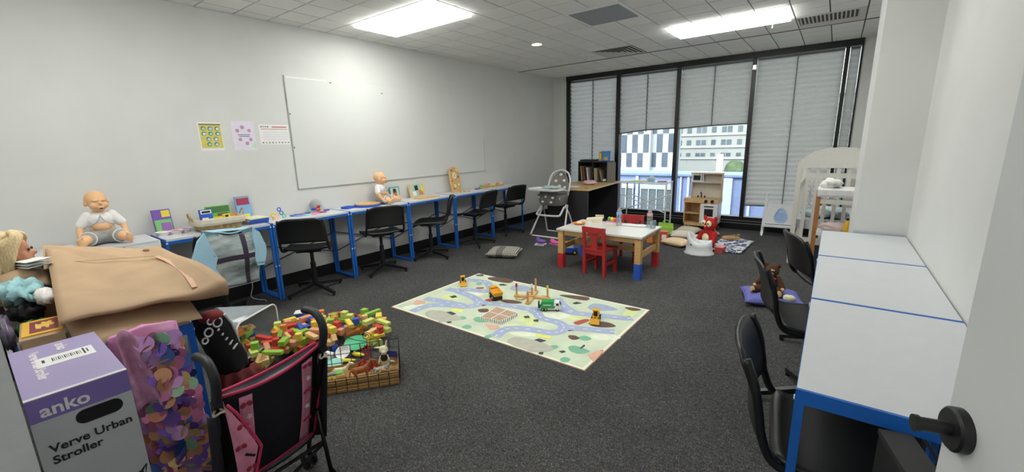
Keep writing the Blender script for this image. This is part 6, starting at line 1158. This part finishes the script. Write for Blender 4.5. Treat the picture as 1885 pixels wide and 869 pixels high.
part('seat_pad', G().rings([[(.04+(x)*s_, -.016+.05*(z-.17)+o_, .30+(z-.30)*s_-.0) for x, z in td] for s_, o_ in ((1.12,.004),(1.05,-.006),(.92,-.006),(.88,.004))]), mat('pale blue pad', '#9fb8dc', .5), lad, smooth=True); part('seat_hollow', G().rings([[(.04+x*.88, -.0125+.05*(z-.17), .30+(z-.30)*.88) for x, z in td],[(.04+x*.85, -.0115+.05*(z-.17), .30+(z-.30)*.85) for x, z in td]]), mat('soft blue', '#8ea6cc', .5), lad)
part('grip', G().cyl((-.15,.012,.55),(-.15,.012,.62),.014,.012,12), m_white, lad, smooth=True); part('step', G().box(-.17,-.11,.14,.22,.0,.16), m_white, lad, bevel=.006); part('support_leg', G().bar((-.16,.01,.16),(-.16,-.10,.0),.02).bar((.22,.01,.16),(.22,-.10,.0),.02), m_white, lad)
po = thing('potty', 'white plastic potty with high curved back on the carpet', 'potty', (3.205, 5.40, 0), .15)
def prg(a_, b_, z, lift=0): return [(a_*math.cos(t_), b_*math.sin(t_), z+lift*(max(0, -math.cos(t_))**2)+lift*.25*max(0, math.cos(t_))**4) for t_ in [2*PI*k/36 for k in range(36)]]
part('shell', G().rings([prg(.172,.15,0), prg(.175,.153,.012), prg(.155,.135,.03), prg(.145,.128,.10,.05), prg(.140,.122,.145,.115), prg(.128,.11,.150,.115), prg(.11,.095,.12,.06), prg(.09,.075,.05), prg(.05,.04,.04)]), mat('potty white', '#c9cdd8', .3), po, smooth='all'); part('front_guard', G().ell((.10,0,.135), (.035,.05,.032)), mat('potty white'), po, smooth='all'); part('logo_mark', G().ell((-.085,-.118,.13), (.015,.003,.010), (.2,0,-.6)), m_rail, po)
t = thing('red_plush', 'red plush creature with white eye patches behind the potty', 'plush toy', (3.235, 5.76, 0), -.45); t.scale = (1.12,)*3; g = G(); g.ell((0,0,.12), (.085,.075,.12)).ell((0,-.005,.28), (.085,.075,.075)).ell((0,-.06,.25), (.03,.02,.02))
for q in (-1, 1): g.ell((q*.065,0,.345), (.022,.018,.035), (0,q*.4,0)).cap((q*.075,-.01,.18),(q*.10,-.07,.09),.03,.026).cap((q*.05,-.03,.05),(q*.07,-.12,.03),.04,.032)
m_rp = mat('red plush', '#a3201f', .95, bump=.5, scale=110, noise=.2); part('body', g, m_rp, t, voxel=.005)
for q in (-1, 1): e = part('eye_patch', G().ell((q*.035,-.066,.295), (.033,.014,.036)), c_cream, t, smooth='all'); part('pupil', G().ell((q*.032,-.078,.295), (.009,.004,.011)), c_blk, e, smooth='all')
part('belly_patch', G().ell((0,-.062,.12), (.045,.02,.06)), c_cream, t, smooth='all'); part('beak', G().ell((0,-.083,.265), (.012,.012,.012)), c_tan, t, smooth='all')
cushion('floor_cushion', 'cream cushion with red corner lying beside the potty', (2.86, 5.70, .001), -.35, .34, .26, .09, mat('cream cotton', '#cfb896', .9)); cushion('floor_cushion', 'white soft cushion behind the cream cushion', (2.80, 6.18, .001), .3, .34, .26, .10, mat('white cotton cover', '#c6bfb2', .9)); cushion('floor_cushion', 'off white cushion below the toy kitchen', (2.78, 6.55, .001), -.1, .30, .24, .10, mat('off white cover', '#b8b0a0', .9))
crumple('doll_sock', 'small red soft toy at the cream cushion corner', (2.665, 5.86, .028), (.05,.035,.030), c_red, 'plush toy', 51, .15)
crumple('toy_shell', 'pink soft toy below the toy kitchen oven', (3.14, 6.55, .031), (.07,.05,.034), mat('dusty pink plush', '#c08a80', .9), 'plush toy', 52, .15)
crumple('white_blanket', 'white baby blanket bundled behind the red plush', (3.08, 6.17, .038), (.14,.12,.042), mat('white fleece', '#c4c4cc', .95), 'blanket', 53, .25)
def cloth_mat():
    m = bpy.data.materials.new('navy leaf print'); m.use_nodes = True; n, l = m.node_tree.nodes, m.node_tree.links; b = n['Principled BSDF']; b.inputs['Roughness'].default_value = .9
    tc = n.new('ShaderNodeTexCoord'); v = n.new('ShaderNodeTexVoronoi'); v.feature = 'DISTANCE_TO_EDGE'; v.inputs['Scale'].default_value = 16; l.new(tc.outputs['Object'], v.inputs['Vector']); v2 = n.new('ShaderNodeTexVoronoi'); v2.inputs['Scale'].default_value = 16; l.new(tc.outputs['Object'], v2.inputs['Vector'])
    r_ = n.new('ShaderNodeValToRGB'); r_.color_ramp.elements[0].position = .05; r_.color_ramp.elements[0].color = lin('#dcdfe4')+[1]; r_.color_ramp.elements[1].position = .07; r_.color_ramp.elements[1].color = lin('#3a4470')+[1]; l.new(v.outputs['Distance'], r_.inputs[0])
    sp_ = n.new('ShaderNodeSeparateColor'); l.new(v2.outputs['Color'], sp_.inputs[0]); gt = n.new('ShaderNodeMath'); gt.operation = 'GREATER_THAN'; gt.inputs[1].default_value = .55; l.new(sp_.outputs[0], gt.inputs[0]); mx = n.new('ShaderNodeMix'); mx.data_type = 'RGBA'; l.new(gt.outputs[0], mx.inputs[0]); l.new(r_.outputs[0], mx.inputs[6]); mx.inputs[7].default_value = lin('#dcdfe4')+[1]; l.new(mx.outputs[2], b.inputs['Base Color']); return m
one('baby_quilt', G().grid(lambda u, v: (-.19+.38*u, -.41+.82*v, .014+.008*math.sin(7*u+4*v)+.006*math.sin(11*v)), 14, 18), cloth_mat(), 'white quilt with navy leaf print spread on the carpet', 'quilt', (3.465, 6.03, 0), (0,0,-.03), smooth='all', solid=.012)
one('storage_case', G().box(-.045,-.07,0,.045,.07,.065).box(-.049,-.074,.065,.049,.074,.078), mat('coral plastic', '#b54a44', .4), 'flat coral red plastic case beside the potty', 'case', (3.408, 5.585, .0), (0,0,-.1), bevel=.006)
t = thing('xylophone', 'small wooden instrument with mallets on the patterned quilt', 'instrument', (3.40, 6.33, .027), .5); part('sound_board', G().prism([(-.11,-.05),(.11,-.03),(.11,.03),(-.11,.05)], 0, .02), m_woodx, t, bevel=.003)
for k in range(5): part('tone_bar', G().box(-.095+.042*k,-.055+.005*k,.021,-.067+.042*k,.055-.005*k,.028), m_wood, t)
part('mallet', G().cyl((-.10,.02,.034),(.08,-.02,.06),.004,.004,8).ell((.085,-.021,.061), .012), m_wood, t); part('mallet', G().cyl((-.06,-.03,.034),(.10,.03,.05),.004,.004,8).ell((.105,.032,.05), .012), m_wood, t)
# ------------------------------------------------------------------ white cot beyond the column
co = thing('baby_cot', 'white wooden cot with arched slatted end panel behind the column', 'cot', (4.115, 5.45, 0)); m_cot = mat('cot white', '#c6c4be', .4, noise=.02)
part('end_post', G().rings([[(0,0,.03),(.045,0,.03),(.045,.045,.03),(0,.045,.03)],[(0,0,1.05),(.045,0,1.05),(.045,.045,1.05),(0,.045,1.05)]]), m_cot, co, bevel=.006); part('end_post', G().box(.665,0,.03,.71,.045,1.05), m_cot, co, bevel=.006)
up = [(.0,1.05),(.005,1.11),(.05,1.17),(.13,1.225),(.24,1.257),(.355,1.268),(.47,1.257),(.58,1.225),(.66,1.17),(.705,1.11),(.71,1.05)]
part('arched_rail', G().prism(up+[(.665,1.05),(.60,1.055),(.355,1.06),(.11,1.055),(.045,1.05)], 0, .04, 'xz'), m_cot, co, bevel=.005)
for k in range(7): x = .10+.085*k; part('slat', G().box(x-.016,.012,.30,x+.016,.030,1.056), m_cot, co, bevel=.003)
part('lower_rail', G().box(.045,.004,.24,.665,.036,.31), m_cot, co, bevel=.004); part('caster', G().ell((.022,.022,.022), .024), m_white, co, smooth='all')
for yy, xx in ((0.0, .0), (0, .68)):
    part('side_rail', G().box(xx,.045,.80,xx+.03,1.25,.86), m_cot, co, bevel=.004); part('side_rail', G().box(xx,.045,.28,xx+.03,1.25,.33), m_cot, co, bevel=.004)
    for k in range(9): y = .16+.125*k; part('slat', G().box(xx+.006,y-.014,.33,xx+.022,y+.014,.80), m_cot, co)
    part('end_post', G().box(xx-.005,1.25,.03,xx+.04,1.295,1.05), m_cot, co, bevel=.006)
part('mattress', G().box(.04,.05,.40,.67,1.24,.50), mat('mattress ticking', '#b9bdc2', .9), co, bevel=.02)
part('far_end_rail', G().box(.04,1.255,.24,.67,1.285,.31), m_cot, co, bevel=.004); part('far_end_rail', G().box(.04,1.255,.86,.67,1.285,.92), m_cot, co, bevel=.004)
for k in range(6): part('slat', G().box(.09+.095*k,1.262,.31,.118+.095*k,1.278,.86), m_cot, co)
crumple('folded_blanket', 'pale blue folded blankets piled inside the white cot', (4.40, 5.80, .555), (.20,.22,.06), mat('pale blue blanket', '#a9b8bd', .95), 'blanket', 61, .25)
crumple('brown_doll', 'small dark brown doll lying in the white cot', (4.37, 5.86, .652), (.09,.05,.045), mat('dark doll skin', '#6a4030', .6), 'doll', 62, .2)
# wooden stand in front of the cot
ws = thing('change_stand', 'wooden post stand with white padded top in front of the cot', 'stand', (4.335, 5.12, 0))
part('post', G().box(-.018,-.018,0,.018,.018,.862), mat('brown beech', '#9c6a3c', .5, noise=.12), ws, bevel=.003); part('post', G().box(.44,-.018,0,.476,.018,.862), mat('brown beech'), ws, bevel=.003)
part('padded_top', G().rings([[(-.012,-.05+s_,z),(.47,-.05+s_,z),(.47,.20-s_,z),(-.012,.20-s_,z)] for s_, z in ((.01,.80),(0,.82),(0,.87),(.012,.885))]), mat('white padding', '#cfcfcf', .7), ws, bevel=.008)
part('cross_rail', G().box(.018,-.01,.73,.44,.01,.775), m_cot, ws); part('shelf', G().box(.018,-.05,.42,.44,.20,.45), m_white, ws); part('post', G().box(-.018,.18,0,.018,.205,.80), mat('brown beech'), ws); part('post', G().box(.44,.18,0,.476,.205,.80), mat('brown beech'), ws)
crumple('muslin_wrap', 'white cloth heaped on the padded stand top', (4.42, 5.16, .922), (.08,.07,.045), mat('white muslin', '#d2d0cc', .9), 'cloth', 63, .3)
crumple('pink_blanket', 'pale pink folded linen on the stand shelf', (4.50, 5.21, .490), (.13,.09,.045), mat('pale rose linen', '#c9b6b4', .9), 'blanket', 64, .2)
t = thing('lotion_bottle', 'yellow lotion bottle with black cap on the stand shelf', 'bottle', (4.585, 5.085, .4505)); part('bottle', G().lathe([(0,0),(.024,0),(.026,.01),(.024,.11),(.010,.135),(0,.135)], n=18), mat('amber yellow', '#d2a520', .4), t, smooth=True); part('cap', G().lathe([(0,.135),(.011,.135),(.010,.16),(0,.16)], n=14), c_blk, t, smooth=True)
# ------------------------------------------------------------------ teddy on purple cushion
cushion('floor_cushion', 'violet blue square cushion under the brown teddy bear', (4.115, 4.05, .001), .25, .44, .40, .09, mat('violet cotton', '#5f62a2', .9, noise=.08), 'cushion')
tb_ = thing('teddy_bear', 'brown plush teddy bear with tan paws sitting on violet cushion', 'teddy bear', (4.10, 4.07, .085), -.15); g = G()
g.ell((0,0,.075), (.065,.055,.075)).ell((0,-.005,.185), (.055,.05,.052)).ell((0,-.048,.175), (.026,.022,.02))
for q in (-1, 1): g.ell((q*.045,.0,.232), (.019,.011,.019)).cap((q*.055,-.005,.12),(q*.10,-.05,.06),.026,.022).cap((q*.045,-.03,.03),(q*.095,-.12,.025),.034,.030).ell((q*.098,-.128,.034), (.026,.016,.034))
part('body', g, c_brown, tb_, voxel=.0042); part('muzzle', G().ell((0,-.060,.172), (.026,.016,.019)), c_tan, tb_, smooth='all'); part('nose', G().ell((0,-.076,.180), (.008,.005,.006)), c_blk, tb_, smooth='all'); part('brow_patch', G().ell((0,-.046,.200), (.03,.010,.010)), c_tan, tb_, smooth='all')
for q in (-1, 1): part('eye', G().ell((q*.018,-.051,.197), .005), c_blk, tb_, smooth='all'); part('foot_pad', G().ell((q*.100,-.143,.036), (.020,.006,.027)), c_tan, tb_, smooth='all'); part('paw_pad', G().ell((q*.104,-.066,.055), (.015,.010,.015)), c_tan, tb_, smooth='all')
part('red_bow', G().ell((-.028,-.052,.128), (.022,.010,.014), (0,.4,0)).ell((.028,-.052,.128), (.022,.010,.014), (0,-.4,0)).ell((0,-.056,.128), .009), c_red, tb_, voxel=.003)
crumple('cream_plush', 'small cream plush foot resting on the violet cushion corner', (4.245, 3.93, .095), (.045,.03,.028), c_cream, 'plush toy', 71, .12)
